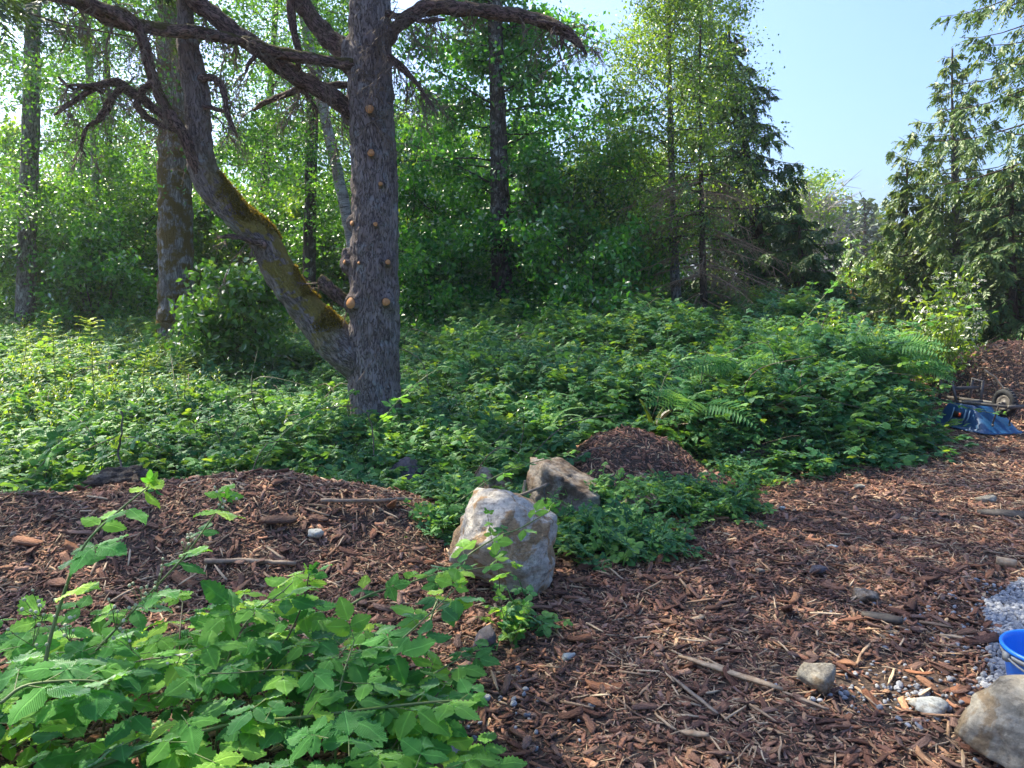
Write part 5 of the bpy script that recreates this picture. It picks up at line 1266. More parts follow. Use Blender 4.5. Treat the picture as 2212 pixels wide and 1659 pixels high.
# ------------------------------------------------------------------ the bramble bush in the left foreground
def place_leaf(parent, pos, ax, nr, size, k, off, name='leaf', protos=None):
    protos = protos or LEAF_HI
    o = obj(name, protos[k % len(protos)], parent)
    o.matrix_local = Matrix.Translation((np.asarray(pos) - off).tolist()) @ basis(ax, nr) @ Matrix.Scale(float(size), 4)
    return o
def thorny_cane(parent, p, r0, r1, off, seed, mat='cane'):
    mb = MB(); tube(mb, p, np.linspace(r0, r1, len(p)), 6, None, .05, seed)
    r = np.random.default_rng(seed); tg = unit(np.gradient(p, axis=0))
    m = max(3, int(np.linalg.norm(np.diff(p, axis=0), axis=1).sum() / .035))
    for q in range(m):
        i = int(r.integers(1, len(p) - 1)); d = unit(np.cross(tg[i], r.normal(size=3)))
        tube(mb, np.stack([p[i] + d * r0 * .6, p[i] + d * (r0 + .006) - tg[i] * .002]), [.0016, .0002], 3, None, cap=False)
    return mb.build('cane', M[mat], parent, True, off)
def buds(parent, p0, d, off, r, n=9, s=.012, flowers=0):
    mb = MB(); up = unit(np.asarray(d, float))
    tips = []
    for i in range(n):
        e = p0 + up * r.uniform(.03, .10) + r.normal(0, .028, 3); tips.append(e)
        tube(mb, np.stack([p0, p0 * .4 + e * .6 + r.normal(0, .004, 3), e]), [.0016, .0013, .001], 3, None, cap=False)
    root = mb.build('flower_spray', M['cane'], parent, False, off)
    for i, e in enumerate(tips):
        o = obj('flower' if i < flowers else 'bud', FLW if i < flowers else BUD, root)
        o.location = e - off; sz = s * (2.4 if i < flowers else 1) * r.uniform(.8, 1.25); o.scale = (sz,) * 3; o.rotation_euler = r.normal(0, .5, 3)
def bush_top(x, y):
    t = np.interp(x, [-2.6, -1.6, -1.0, -.6, -.35, -.1, .05], [.50, .50, .54, .52, .38, .18, .06])
    return t * np.interp(y, [1.2, 1.8, 2.5, 2.9, 3.15], [.85, .95, 1.0, .7, .35]) * (1 + .18 * n2(x * 2.2, y * 2.2, 88))
def front_bush():
    r = np.random.default_rng(301)
    off = np.array([-.95, 2.25, 0.0])
    root = thing('bramble_bush', 'big-leaved bramble bush filling the lower left corner', 'bramble', off)
    canes = []
    def cn(px, r0=.006, r1=.003, mat='cane', leaves=0, ls=.085, start=.2):
        p = resample(np.array([P(*q) for q in px]), 22); canes.append(p)
        thorny_cane(root, p, r0, r1, off, int(abs(p.sum()) * 1000) % 9999, mat); return p
    named = [
        (cn([(150, 1700, 1.75), (212, 1655, 1.85), (400, 1592, 2.0), (518, 1561, 2.08), (660, 1549, 2.15), (801, 1531, 2.22), (942, 1516, 2.3), (1013, 1514, 2.32)], .007, .0035), 13, .085),
        (cn([(90, 1480, 2.2), (108, 1380, 2.25), (137, 1285, 2.3), (165, 1210, 2.32), (198, 1158, 2.35), (264, 1097, 2.4), (320, 1052, 2.42)], .0065, .0025), 7, .085),
        (cn([(150, 1480, 2.4), (188, 1427, 2.45), (320, 1285, 2.55), (391, 1210, 2.58), (424, 1168, 2.6), (471, 1100, 2.62), (482, 1082, 2.63)], .005, .002), 7, .075),
        (cn([(560, 1470, 2.5), (620, 1380, 2.55), (655, 1300, 2.6), (668, 1240, 2.6)], .004, .002, 'cane_red'), 9, .075),
        (cn([(480, 1500, 2.4), (500, 1400, 2.45), (505, 1340, 2.5)], .004, .002, 'cane_red'), 6, .075),
        (cn([(700, 1560, 2.3), (800, 1440, 2.45), (880, 1370, 2.6), (945, 1310, 2.75), (985, 1270, 2.8)], .005, .002), 9, .075),
        (cn([(740, 1600, 2.2), (840, 1520, 2.35), (900, 1480, 2.5), (990, 1425, 2.6), (1045, 1415, 2.65)], .0045, .002), 9, .07),
        (cn([(0, 1520, 1.9), (60, 1480, 1.95), (180, 1470, 2.0), (235, 1480, 2.0)], .005, .003), 7, .09)]
    cnt = 0
    for p, nl, ls in named:
        tg = unit(np.gradient(p, axis=0))
        for i in range(nl):
            u = .18 + .82 * (i + .4) / nl; k = min(int(u * 21), 21); t = tg[k]
            side = unit(np.cross(t, [0, 0, 1.0])) * (1 if i % 2 else -1)
            ax = unit(t * .55 + side * r.uniform(.5, 1) + np.array([0, 0, r.uniform(.0, .5)])); ax = unit(ax * [1, 1, .45]); nr = unit(np.array([r.normal(0, .2), r.normal(-.12, .2), 1.0]))
            place_leaf(root, p[k], ax, nr, 1.18 * ls * r.uniform(.75, 1.2) * (1.15 - .55 * max(0, u - .5)), cnt, off); cnt += 1
        for q in range(3):
            place_leaf(root, p[-1], unit(tg[-1] + r.normal(0, .5, 3)), unit(r.normal(0, .5, 3) + [0, 0, .8]), ls * .4, cnt, off); cnt += 1
    # filler canes with leaves through the body of the bush
    for i in range(34):
        x0 = r.uniform(-2.4, -.2); y0 = r.uniform(1.45, 2.75); a = r.uniform(0, 6.28); L = r.uniform(.2, .5)
        x1, y1 = x0 + math.cos(a) * L, min(y0 + math.sin(a) * L, 2.85)
        x1 = min(x1, -.08); h1 = float(bush_top(x1, y1)) * r.uniform(.85, 1.05)
        p = resample(np.array([[x0, y0, H(x0, y0) - .02], [x0 * .7 + x1 * .3, y0 * .7 + y1 * .3, h1 * .75], [x1, y1, h1]]), 14)
        thorny_cane(root, p, .0045, .002, off, 4000 + i, 'cane' if i % 3 else 'cane_red'); tg = unit(np.gradient(p, axis=0))
        for q in range(5):
            if cnt >= 292: break
            k = int(5 + q * 2); side = unit(np.cross(tg[k], [0, 0, 1.0]) + 1e-6) * (1 if q % 2 else -1)
            ax = unit(tg[k] * np.array([1, 1, .2]) * .5 + side * r.uniform(.4, 1) + r.normal(0, .25, 3) * [1, 1, .3] + [0, 0, .04])
            place_leaf(root, p[k], ax, unit(np.array([r.normal(0, .2), r.normal(-.12, .2), 1.0])), r.uniform(.075, .118), cnt, off); cnt += 1
    # lower leaves in the depth of the bush: one mass
    n = 820; x = r.uniform(-2.7, -.15, n); y = r.uniform(1.3, 3.0, n); bt = bush_top(x, y); z = H(x, y) + bt * r.uniform(.12, .9, n)
    k = r.uniform(0, 1, n) < np.clip((bt - .10) / .25, 0, 1); x, y, z = x[k], y[k], z[k]; n = len(x)
    a = r.uniform(0, 6.28, n); ax = np.stack([np.cos(a), np.sin(a), r.uniform(-.15, .2, n)], -1); nr = unit(np.stack([r.normal(0, .2, n), r.normal(-.1, .2, n), np.ones(n)], -1))
    lw = scatter('lower_leaves', LEAF_HI, np.stack([x, y, z], -1) - off, eulers(ax, nr), r.uniform(.07, .108, n), r.integers(0, len(LEAF_HI), n), root); lw['kind'] = 'stuff'
    # buds and blossoms
    for (px, py, d, nb_, fl) in [(335, 1262, 2.55, 10, 0), (310, 1285, 2.5, 8, 0), (250, 1335, 2.3, 7, 0), (95, 1320, 2.3, 8, 0), (150, 1360, 2.2, 6, 0), (372, 1455, 2.2, 6, 1), (395, 1185, 2.6, 7, 0), (285, 1380, 2.3, 5, 0), (480, 1090, 2.63, 7, 0), (70, 1370, 2.2, 6, 0)]:
        buds(root, P(px, py + 25, d), (0.1, 0, 1), off, r, nb_, .018, fl)
front_bush()

def shoot(name, label, px, r0, nl, ls, seed, mat='cane', group='single bramble canes arching out', tip=3, leafset=None, bud=0, cat='bramble cane'):
    r = np.random.default_rng(seed); p = resample(np.array([P(*q) for q in px]), 24); off = p[0].copy()
    root = thing(name, label, cat, off, 0, group)
    thorny_cane(root, p, r0, r0 * .4, off, seed, mat); tg = unit(np.gradient(p, axis=0))
    for i in range(nl):
        u = .12 + .86 * (i + .4) / nl; k = min(int(u * 23), 23); side = unit(np.cross(tg[k], [0, 0, 1.0]) + 1e-6) * (1 if i % 2 else -1)
        ax = unit(tg[k] * .5 + side * r.uniform(.5, 1) + [0, 0, r.uniform(0, .4)])
        place_leaf(root, p[k], ax, unit(np.array([r.normal(0, .25), r.normal(-.2, .25), 1.0])), ls * r.uniform(.75, 1.2) * (1.1 - .4 * u), i + seed, off, protos=leafset)
    for q in range(tip): place_leaf(root, p[-1], unit(tg[-1] + r.normal(0, .5, 3)), unit(r.normal(0, .4, 3) + [0, 0, 1]), ls * .4, q + seed, off, protos=leafset)
    if bud: buds(root, p[-1], (0, 0, 1), off, r, bud, .012)
    return root
shoot('bramble_cane', 'bramble cane reaching across the face of the large pale boulder', [(925, 1420, 3.0), (930, 1341, 3.05), (951, 1286, 3.15), (995, 1213, 3.3), (1076, 1159, 3.4), (1120, 1143, 3.45), (1188, 1104, 3.5)], .006, 9, .095, 501)
shoot('bramble_cane', 'low bramble cane pointing at the foot of the large pale boulder', [(720, 1330, 2.75), (795, 1286, 2.85), (886, 1258, 2.95), (943, 1240, 3.05), (982, 1237, 3.1), (1042, 1226, 3.15), (1102, 1217, 3.2)], .005, 9, .08, 502)
shoot('bramble_cane', 'thin upright bramble stem in front of the large pale boulder', [(1080, 1290, 3.5), (1076, 1216, 3.5), (1063, 1169, 3.5), (1053, 1112, 3.5)], .003, 5, .055, 503, 'cane_red')
shoot('bramble_cane', 'small bramble seedling below the large pale boulder', [(1100, 1390, 3.35), (1090, 1340, 3.35), (1072, 1275, 3.35)], .003, 7, .05, 504)
shoot('bramble_cane', 'leafy bramble seedling right of the small one below the boulder', [(1110, 1385, 3.3), (1125, 1350, 3.3), (1135, 1310, 3.3)], .003, 6, .05, 514)
shoot('bramble_cane', 'long cane arching from the thicket over the brown boulder', [(980, 1090, 4.9), (1010, 1070, 4.9), (1060, 1035, 5.0), (1130, 1005, 5.1), (1210, 985, 5.2), (1230, 980, 5.25)], .006, 9, .085, 505)
shoot('bramble_cane', 'cane climbing in front of the conifer trunk', [(790, 980, 7.0), (830, 905, 7.0), (880, 845, 7.05), (940, 800, 7.1), (960, 790, 7.1)], .007, 10, .12, 506)
shoot('bramble_cane', 'long cane sticking out above the fern bank against the cedar', [(1700, 750, 9.5), (1740, 690, 9.6), (1780, 640, 9.6), (1800, 615, 9.6)], .007, 8, .10, 507)
shoot('bramble_cane', 'sunlit cane arching up beside the white-flowering shrub', [(1840, 800, 8.6), (1930, 730, 8.6), (2020, 690, 8.6), (2100, 660, 8.6)], .007, 10, .12, 508)
shoot('bramble_cane', 'cane stretching low across the fern bank', [(1680, 880, 7.3), (1740, 830, 7.3), (1830, 800, 7.35), (1920, 790, 7.4), (2000, 780, 7.5)], .006, 12, .09, 509)
shoot('bramble_cane', 'cane tip hanging over the blue wheelbarrow tray', [(1960, 890, 7.9), (2030, 868, 7.9), (2080, 878, 7.95), (2130, 890, 8.0), (2165, 893, 8.0)], .005, 9, .07, 510)
shoot('bramble_cane', 'slanting cane rising at the left above the long mound', [(560, 1010, 6.0), (620, 930, 6.1), (700, 880, 6.2), (760, 850, 6.25)], .006, 10, .10, 511)
shoot('bramble_cane', 'leafy cane in the thicket left of the bare dark stem', [(60, 1040, 5.2), (110, 980, 5.3), (150, 930, 5.4), (200, 900, 5.5)], .006, 10, .11, 512)
shoot('bramble_cane', 'cane curving down over the end of the fern bank', [(1500, 760, 8.2), (1560, 770, 8.1), (1640, 790, 8.0)], .006, 9, .10, 513)
shoot('bramble_cane', 'young leafy shoot at the near left end of the long mound', [(20, 1085, 4.7), (45, 1050, 4.7), (70, 1030, 4.7), (80, 1020, 4.7)], .004, 8, .075, 515)

# tall lance-leaved shoots on the left
LANCE = []
for i in range(5):
    V, F, uv = leaflet_arrays(1, .19, 6, 0, .25, .3, i); LANCE.append(mk_mesh('lance_leaf', V, F, M['shoot_yellow_suntint'], True, {'tint': np.zeros(len(V))}, {'luv': uv}))
def tall_shoot(label, px, nl, ls, seed):
    r = np.random.default_rng(seed); p = resample(np.array([P(*q) for q in px]), 24); off = p[0].copy(); root = thing('tall_shoot', label, 'shoot', off, 0, 'tall lance-leaved shoots')
    mb = MB(); tube(mb, p, np.linspace(.006, .002, 24), 5); mb.build('stem', M['cane'], root, True, off)
    for i in range(nl):
        u = .2 + .8 * i / (nl - 1); k = min(int(u * 23), 23); a = i * 2.4
        e = .35 + .7 * max(0, u - .6); place_leaf(root, p[k], (math.cos(a), math.sin(a), e), (-.3 * math.cos(a), -.3 * math.sin(a), 1), ls * r.uniform(.75, 1.15) * (1.1 - .4 * u), i, off, protos=LANCE)
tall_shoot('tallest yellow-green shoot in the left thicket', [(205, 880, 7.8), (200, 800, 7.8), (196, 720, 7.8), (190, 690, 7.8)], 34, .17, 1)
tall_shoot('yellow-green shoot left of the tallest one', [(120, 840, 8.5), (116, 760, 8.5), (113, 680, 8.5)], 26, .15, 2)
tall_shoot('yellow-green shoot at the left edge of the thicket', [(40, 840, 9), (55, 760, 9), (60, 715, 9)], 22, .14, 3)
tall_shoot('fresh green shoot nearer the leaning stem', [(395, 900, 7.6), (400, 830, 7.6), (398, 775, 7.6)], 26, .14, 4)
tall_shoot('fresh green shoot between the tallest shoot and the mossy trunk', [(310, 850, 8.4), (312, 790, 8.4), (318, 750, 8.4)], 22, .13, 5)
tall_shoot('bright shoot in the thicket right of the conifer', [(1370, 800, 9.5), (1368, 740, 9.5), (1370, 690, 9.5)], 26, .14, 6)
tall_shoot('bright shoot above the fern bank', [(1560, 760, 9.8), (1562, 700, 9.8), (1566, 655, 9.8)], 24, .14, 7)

# ------------------------------------------------------------------ ferns
def frond_mesh(seed, mat, L=1.0, W=.22, npin=26, bip=True, arch=.45, tri=True):
    """flat fern frond along +x arching down; pinnae as narrow toothed blades"""
    r = np.random.default_rng(seed); mb = MB()
    s = np.linspace(0, 1, 10); px = s * L * (1 - .12 * s); pz = L * (arch * s - arch * 1.35 * s * s)
    tube(mb, np.stack([px, 0 * px, pz], -1), np.linspace(.008, .002, 10) * L, 4, .5, cap=False)
    for i in range(npin):
        u = .14 + .85 * (i + .5) / npin; x0 = np.interp(u, s, px); z0 = np.interp(u, s, pz)
        wl = W * (math.sin(math.pi * min(1, u * .78 + .22)) ** .8 if tri else (1 - u) ** .5) * r.uniform(.9, 1.1)
        for sg in (-1, 1):
            d = unit(np.array([.35, sg, -.18 + r.normal(0, .05)]))
            if bip:
                m = max(4, int(wl / (.019 * L))); q = (np.arange(m) + .5) / m
                base = np.array([x0, 0, z0]) + d * (q * wl)[:, None]
                for s2 in (-1, 1):
                    ax = unit(d * .55 + np.array([.8 * s2, -.3 * sg * s2, 0]) + r.normal(0, .06, (m, 3)))
                    ll = .058 * L * (1 - .75 * q) + .012 * L
                    leaf_quads(mb, base, ax, np.tile([0, 0, 1.0], (m, 1)) + r.normal(0, .1, (m, 3)), ll, ll * .42, r.uniform(.2, .8, m), .06)
            else:
                leaf_quads(mb, np.array([[x0, 0, z0]]), d[None], np.array([[0, 0, 1.0]]), wl, (.034 if not tri else .036) * L, np.array([r.uniform(.2, .8)]), .03)
    return mb.mesh('frond', M[mat])
BRK = [frond_mesh(i, 'fern', 1, .25, 17, False, .55) for i in range(4)]
SWD = [frond_mesh(20 + i, 'fern', 1, .10, 34, False, .8, False) for i in range(3)]
SWO = [frond_mesh(30 + i, 'fern_old', 1, .11, 34, False, .7, False) for i in range(3)]
SWB = [frond_mesh(40 + i, 'fern_bright', 1, .11, 34, False, .3, False) for i in range(2)]
def fern(name, label, base, fronds, cat='fern', group='ferns in the thicket'):
    root = thing(name, label, cat, base, 0, group)
    for (me, az, el, L, up) in fronds:
        o = obj('frond', me, root)
        ax = np.array([math.cos(az) * math.cos(el), math.sin(az) * math.cos(el), math.sin(el)]); nr = np.array([-math.cos(az) * math.sin(el), -math.sin(az) * math.sin(el), math.cos(el)])
        if name == 'bracken_fern': nr = nr + np.array([0, -.7, 0])
        o.matrix_local = Matrix.Translation((0, 0, up)) @ basis(ax, nr) @ Matrix.Scale(L, 4)
r = np.random.default_rng(606)
for i, (px, py, d, nf, lab) in enumerate([
    (1500, 880, 7.35, 6, 'bracken with feathery fronds hanging at the front of the fern bank'),
    (1590, 800, 8.0, 6, 'bracken spreading flat fronds at the top of the fern bank front'),
    (1680, 770, 8.8, 5, 'bracken further back on the fern bank'),
    (1800, 760, 8.7, 6, 'bracken in the middle of the fern bank crest'),
    (1900, 770, 8.5, 6, 'bracken near the sunny end of the fern bank'),
    (1960, 800, 8.4, 5, 'bracken above the wheelbarrow end of the fern bank')]):
    b = P(px, py, d); b[2] -= .45
    fern('bracken_fern', lab, b, [(BRK[int(r.integers(4))], (-1.57 + r.choice([-1, 1]) * r.uniform(.35, 1.35)), r.uniform(-.1, .45), r.uniform(.55, .85), .46) for q in range(nf)])
b = G(1400, 950); b = np.array([1.42, 7.45, 0.05])
fern('sword_fern', 'sword fern with some browned fronds behind the round bark dome', b, [(SWD[q % 3], r.uniform(0, 6.28), r.uniform(.2, .8), r.uniform(.55, .75), .05) for q in range(12)] + [(SWO[q % 3], r.uniform(-1.2, .9), r.uniform(.5, .9), r.uniform(.5, .7), .05) for q in range(5)] +
     [(SWB[0], 2.2, 1.2, .50, .12), (SWB[1], .9, 1.1, .42, .12), (SWB[0], -2.4, 1.25, .4, .12)])
fern('sword_fern', 'browned sword fern under the bracken of the fern bank', np.array([2.55, 7.6, .1]), [(SWO[q % 3], r.uniform(-3, .2), r.uniform(.2, .8), r.uniform(.55, .8), .15) for q in range(9)] + [(SWD[q % 3], r.uniform(-3, .2), r.uniform(.2, .8), r.uniform(.5, .7), .1) for q in range(5)])
fern('sword_fern', 'sword fern low in the thicket beside the conifer', np.array([.35, 7.3, .1]), [(SWD[q % 3], r.uniform(0, 6.28), r.uniform(.3, .9), r.uniform(.5, .65), .1) for q in range(9)])

# ------------------------------------------------------------------ white-flowering shrub on the right
def elder():
    r = np.random.default_rng(811); d = 10.6; b = P(2030, 700, d); z0 = float(H(b[0], b[1])); off = np.array([b[0], b[1], z0])
    root = thing('flowering_shrub', 'sunlit shrub with flat creamy-white flower heads above the wheelbarrow', 'shrub', off, 0, 'shrubs standing in the thicket')
    mbs, mbl = MB(), MB(); heads = []
    for i in range(30):
        top = P(r.uniform(1950, 2125), r.uniform(600, 760), d + r.uniform(-.5, .6)); top[2] = min(top[2], P(2030, 590, d)[2])
        p = resample(np.stack([off + r.normal(0, .12, 3) * [1, 1, 0], off * .5 + top * .5 + r.normal(0, .1, 3), top]), 10); tube(mbs, p, np.linspace(.012, .003, 10), 4, cap=False)
        heads.append(top)
        n = 60; k = r.integers(3, 10, n); pos = p[k] + r.normal(0, .13, (n, 3)); L = r.uniform(.06, .12, n)
        leaf_quads(mbl, pos, rand_dirs(n, -.15, r), rand_dirs(n, .9, r), L, L * .45, r.uniform(0, .98, n))
    mbs.build('stems', M['cane'], root, False, off); mbl.build('leaves', M['elder'], root, False, off)
    for h in heads:
        mb = MB()
        for q in range(int(r.integers(1, 4))):
            n = 26; a = r.uniform(0, 6.28, n); rr = .055 * np.sqrt(r.uniform(0, 1, n)); c = h + r.normal(0, .07, 3) + [0, 0, .02]
            pos = c + np.stack([rr * np.cos(a), rr * np.sin(a), .012 * r.normal(size=n)], -1); L = r.uniform(.014, .022, n)
            leaf_quads(mb, pos, rand_dirs(n, .1, r) * [1, 1, .3], np.tile([0, 0, 1.0], (n, 1)) + r.normal(0, .3, (n, 3)), L, L, r.uniform(0, .98, n))
        mb.build('flower_cluster', M['blossom'], root, False, off)
elder()
# rusty dead shrub in the gap
def rusty():
    r = np.random.default_rng(822); d = 17; b = P(1815, 680, d); z0 = float(H(b[0], b[1])); off = np.array([b[0], b[1], z0]); root = thing('dead_shrub', 'rusty orange dead shrub at the foot of the gap', 'shrub', off, 0, 'shrubs standing in the thicket')
    mb = MB(); mbl = MB()
    for i in range(26):
        top = P(r.uniform(1780, 1862), r.uniform(612, 680), d + r.uniform(-.3, .3)); p = resample(np.stack([off, (off + top) / 2 + r.normal(0, .1, 3), top]), 7); tube(mb, p, np.linspace(.014, .004, 7), 3, cap=False)
        n = 34; k = r.integers(2, 7, n); L = r.uniform(.05, .11, n); leaf_quads(mbl, p[k] + r.normal(0, .1, (n, 3)), rand_dirs(n, -.3, r), rand_dirs(n, .3, r), L, L * .35, r.uniform(0, .98, n))
    mb.build('stems', M['twig_red'], root, False, off); mbl.build('leaves', M['dead_needle'], root, False, off)
rusty()

# ================================================================== LEFT CONIFER just outside the frame (its branch tips show in the top left corner)
grp(make_tree('spruce_tree', 'dark needled branch tips hanging into the top left corner', [(-420, 900, 34), (-415, 500, 30), (-412, 0, 26)], 7.4, 'bark_brown', 16,
    cedar(4.6, 15.6, 3.4, 105, .55, .3, leaf=(.12, .035), per=18, tw_per=22, droop=.2, hang=.4, twig=.7), 'spruce', 12, seed=99), GT)

# ================================================================== BUCKET
M['bucket'] = plain('bucket', (0.012, 0.17, 0.72), 0.38, 0.15, 6)
M['grey_plastic'] = plain('grey_plastic', (0.20, 0.21, 0.22), 0.5, 0.1, 30)
def lathe(mb, prof, n=48, c=(0, 0, 0)):
    th = np.arange(n) * 2 * np.pi / n; prof = np.array(prof)
    V = np.stack([prof[:, None, 0] * np.cos(th), prof[:, None, 0] * np.sin(th), np.repeat(prof[:, None, 1], n, 1)], -1).reshape(-1, 3) + np.asarray(c)
    k = len(prof); i = np.arange(k - 1)[:, None] * n; j = np.arange(n)[None]
    mb.add(V, np.stack([i + j, i + (j + 1) % n, i + n + (j + 1) % n, i + n + j], -1).reshape(-1, 4))
bx, by = 1.99, 2.64; bz = float(H(bx, by)) + .012
bu = thing('bucket', 'bright blue plastic bucket standing on the gravel', 'bucket', (bx, by, bz))
mb = MB(); lathe(mb, [(0.001, .0), (.100, .0), (.106, .006), (.155, .262), (.158, .272), (.166, .273), (.168, .282), (.163, .289), (.156, .287), (.150, .272), (.102, .012), (0.001, .01)]); mb.build('shell', M['bucket'], bu, True)
mb = MB(); lathe(mb, [(.1575, .252), (.164, .252), (.165, .268), (.158, .268)]); mb.build('rim_band', M['grey_plastic'], bu, True)
mb = MB(); a = np.linspace(0, np.pi, 20); tube(mb, np.stack([.172 * np.cos(a), -.172 * np.sin(a) * .98, .262 - .05 * np.sin(a)], -1), .004, 6); mb.build('handle', M['grey_plastic'], bu, True)
for sg in (-1, 1):
    mb = MB(); box(mb, (sg * .170, 0, .258), (.014, .026, .03)); mb.build('handle_lug', M['grey_plastic'], bu)

# ================================================================== WHEELBARROW, upside down
M['tray_blue'] = plain('tray_blue', (0.015, 0.08, 0.2), 0.42, 0.25, 5, .05)
M['frame_grey'] = plain('frame_grey', (0.10, 0.09, 0.085), 0.55, 0.3, 20, .1)
M['tyre'] = plain('tyre', (0.022, 0.023, 0.027), 0.75, 0.3, 40, .2)
M['rim_metal'] = plain('rim_metal', (0.18, 0.16, 0.15), 0.5, 0.4, 25)
M['sticker_black'] = plain('sticker_black', (0.02, 0.015, 0.015), 0.4)
M['sticker_red'] = plain('sticker_red', (0.5, 0.06, 0.03), 0.4)
M['scuff'] = plain('scuff', (0.25, 0.40, 0.50), 0.6, .3, 30)
def rrect(lx0, lx1, w0, w1, z, n=10, cr=.10):
    """rounded trapezoid outline (front width w1 at lx1, back width w0 at lx0), 4*n points"""
    pts = []
    for (cx, cy, a0) in ((lx1 - cr, w1 / 2 - cr, 0), (lx0 + cr, w0 / 2 - cr, 90), (lx0 + cr, -w0 / 2 + cr, 180), (lx1 - cr, -w1 / 2 + cr, 270)):
        for i in range(n):
            a = R(a0 + 90 * i / (n - 1)); pts.append([cx + cr * math.cos(a), cy + cr * math.sin(a), z])
    return np.array(pts)
def wheelbarrow():
    g = G(2150, 940); root = thing('wheelbarrow', 'blue wheelbarrow lying upside down with its wheel in the air', 'wheelbarrow', (g[0] + .0, g[1] + .38, float(H(g[0], g[1])) + .01), R(-80)); root.scale = (.86, .86, .86)
    def sect(t):
        """t 0 = rim on the ground, 1 = floor on top; nose at +x slopes strongly"""
        return rrect(-.48 + .16 * t, .52 - .34 * t, .64 - .20 * t, .60 - .24 * t, .33 * t, 10, .13 - .05 * t)
    rings = [rrect(-.515, .555, .70, .66, .0, 10, .15), rrect(-.515, .555, .70, .66, .014, 10, .15)] + [sect(t) for t in (0.04, .15, .3, .5, .7, .85, .95)] + [sect(1.0) * [.97, .97, 1], sect(1.0) * [.85, .85, 1] + [0, 0, .008]]
    n = 40; V = np.concatenate(rings + [np.array([[-.07, 0, .342]])]); F = []
    for k in range(len(rings) - 1):
        for j in range(n): F.append([k * n + j, k * n + (j + 1) % n, (k + 1) * n + (j + 1) % n, (k + 1) * n + j])
    F3 = [[(len(rings) - 1) * n + j, (len(rings) - 1) * n + (j + 1) % n, len(rings) * n] for j in range(n)]
    tray = obj('tray', mk_mesh('tray', V, [np.array(F), np.array(F3)], M['tray_blue'], True), root)
    def bar(nm, a, b, w, h, mat='frame_grey', par=root, up=(0, 0, 1)):
        a = np.array(a, float); b = np.array(b, float); m = np.array(basis(b - a, up))[:3, :3]
        mb = MB(); box(mb, (0, 0, 0), (np.linalg.norm(b - a), w, h), m); mb.V[0] = mb.V[0] + (a + b) / 2; return mb.build(nm, M[mat], par)
    for sg in (-1, 1):
        bar('rail', (-1.05, sg * .28, .30), (.66, sg * .095, .385), .034, .04)
        # bent leg frame
        mb = MB(); 
        for a, b in (((-.16, sg * .20, .36), (-.20, sg * .25, .62)), ((-.20, sg * .25, .62), (-.40, sg * .26, .64)), ((-.40, sg * .26, .64), (-.42, sg * .25, .36))):
            a, b = np.array(a), np.array(b); m = np.array(basis(b - a, (0, 1, 0)))[:3, :3]; k = len(mb.V); box(mb, (0, 0, 0), (np.linalg.norm(b - a) + .03, .01, .04), m); mb.V[k] = mb.V[k] + (a + b) / 2
        mb.build('leg', M['frame_grey'], root)
        bar('nose_brace', (.50, sg * .12, .375), (.43, sg * .13, .115), .022, .006, up=(1, 0, .3))
        mb = MB(); box(mb, (.442, sg * .13, .105), (.012, .03, .03)); mb.build('bolt_plate', M['rim_metal'], root)
        bar('axle_bracket', (.40, sg * .07, .36), (.50, sg * .07, .41), .02, .05)
    bar('cross_brace', (-.22, -.24, .53), (-.22, .24, .53), .008, .05)
    bar('nose_guard', (.665, -.13, .385), (.665, .13, .385), .03, .05)
    bar('axle', (.47, -.10, .41), (.47, .10, .41), .018, .018)
    bar('floor_wedge', (-.1, -.16, .352), (-.1, .16, .352), .05, .03)
    c = np.array([.47, 0, .41])
    wh = obj('wheel', None, root); wh.location = c; wh.rotation_euler = (R(90), 0, 0); wh.empty_display_size = .05
    mb = MB(); a = np.linspace(0, 2 * np.pi, 13)
    prof = [(.148 + .045 * math.cos(t), .046 * math.sin(t)) for t in a]; lathe(mb, prof, 40); mb.build('tyre', M['tyre'], wh, True)
    for q in range(26):
        t = q * 2 * np.pi / 26; mb = MB(); rot = np.array([[math.cos(t), -math.sin(t), 0], [math.sin(t), math.cos(t), 0], [0, 0, 1]])
        box(mb, rot @ np.array([.192, 0, 0]), (.008, .022, .05), rot); mb.build('tread_lug', M['tyre'], wh)
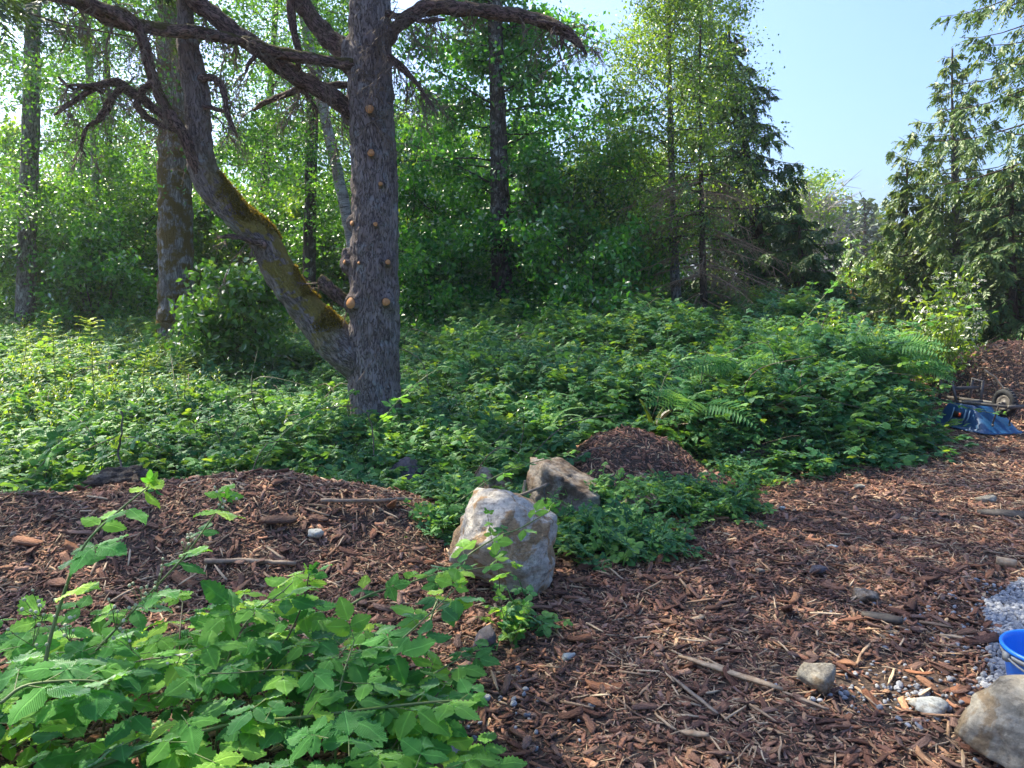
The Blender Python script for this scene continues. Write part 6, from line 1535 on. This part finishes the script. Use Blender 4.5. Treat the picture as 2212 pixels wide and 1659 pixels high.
    mb = MB(); lathe(mb, [(.02, -.045), (.022, -.02), (.08, -.012), (.108, -.03), (.112, -.03), (.108, .03), (.08, .012), (.022, .02), (.02, .045)], 30); mb.build('rim', M['rim_metal'], wh, True)
    # sticker and white swooshes on the side of the tray that faces the camera
    ys = lambda t: -(.64 - .20 * t) / 2 - .004
    def patch(nm, pts, mat, par):
        V = np.array([[x, ys(t), .33 * t] for x, t in pts]); V2 = V + [0, .006, 0]; k = len(V); j = np.arange(k)
        return obj(nm, mk_mesh(nm, np.vstack([V, V2]), [j[None], (2 * k - 1 - j)[None], np.stack([j, (j + 1) % k, (j + 1) % k + k, j + k], -1)[:, ::-1]], M[mat]), par)
    st = patch('sticker', [(-.12, .45), (.03, .45), (.03, .68), (-.12, .68)], 'sticker_black', tray)
    mb = MB(); mb.add(np.array([[-.02, ys(.52) - .002, .33 * .50], [.02, ys(.52) - .002, .33 * .50], [.02, ys(.62) - .002, .33 * .62], [-.02, ys(.62) - .002, .33 * .62]]), np.array([[0, 1, 2, 3]])); mb.build('sticker_mark', M['sticker_red'], tray)
    for (x0, sgn) in ((.06, 1), (.13, 1), (-.16, -1)):
        patch('swoosh', [(x0, .22), (x0 + .02, .22), (x0 + .045, .5), (x0 + .03, .82), (x0 + .012, .82), (x0 + .022, .5)], 'scuff', tray)
wheelbarrow()
stick('long_stick', 'long pale stick leaning on the sunlit heap behind the wheelbarrow', [P(2125, 800, 10.0), P(2160, 830, 9.9), P(2195, 890, 9.6)], .018, .012, M['wood_pale'])
stick('long_stick', 'short pale board on top of the sunlit heap', [P(2118, 795, 10.6), P(2152, 772, 10.7)], .03, .022, M['wood_pale'])

# ================================================================== thin summer haze in the air
hm, hnt = newmat('haze')
hv = nd(hnt, 'VolumePrincipled'); hv.inputs['Color'].default_value = (0.95, 0.97, 1.0, 1); hv.inputs['Density'].default_value = 0.0011; hv.inputs['Anisotropy'].default_value = 0.45
hnt.links.new(hv.outputs[0], nd(hnt, 'OutputMaterial').inputs['Volume'])
mb = MB(); box(mb, (0, 6, 8.4), (960, 960, 19.2)); hz = mb.build('haze', hm); tag(hz, 'thin pale summer haze filling the air between the trees', 'haze', None, 'stuff')
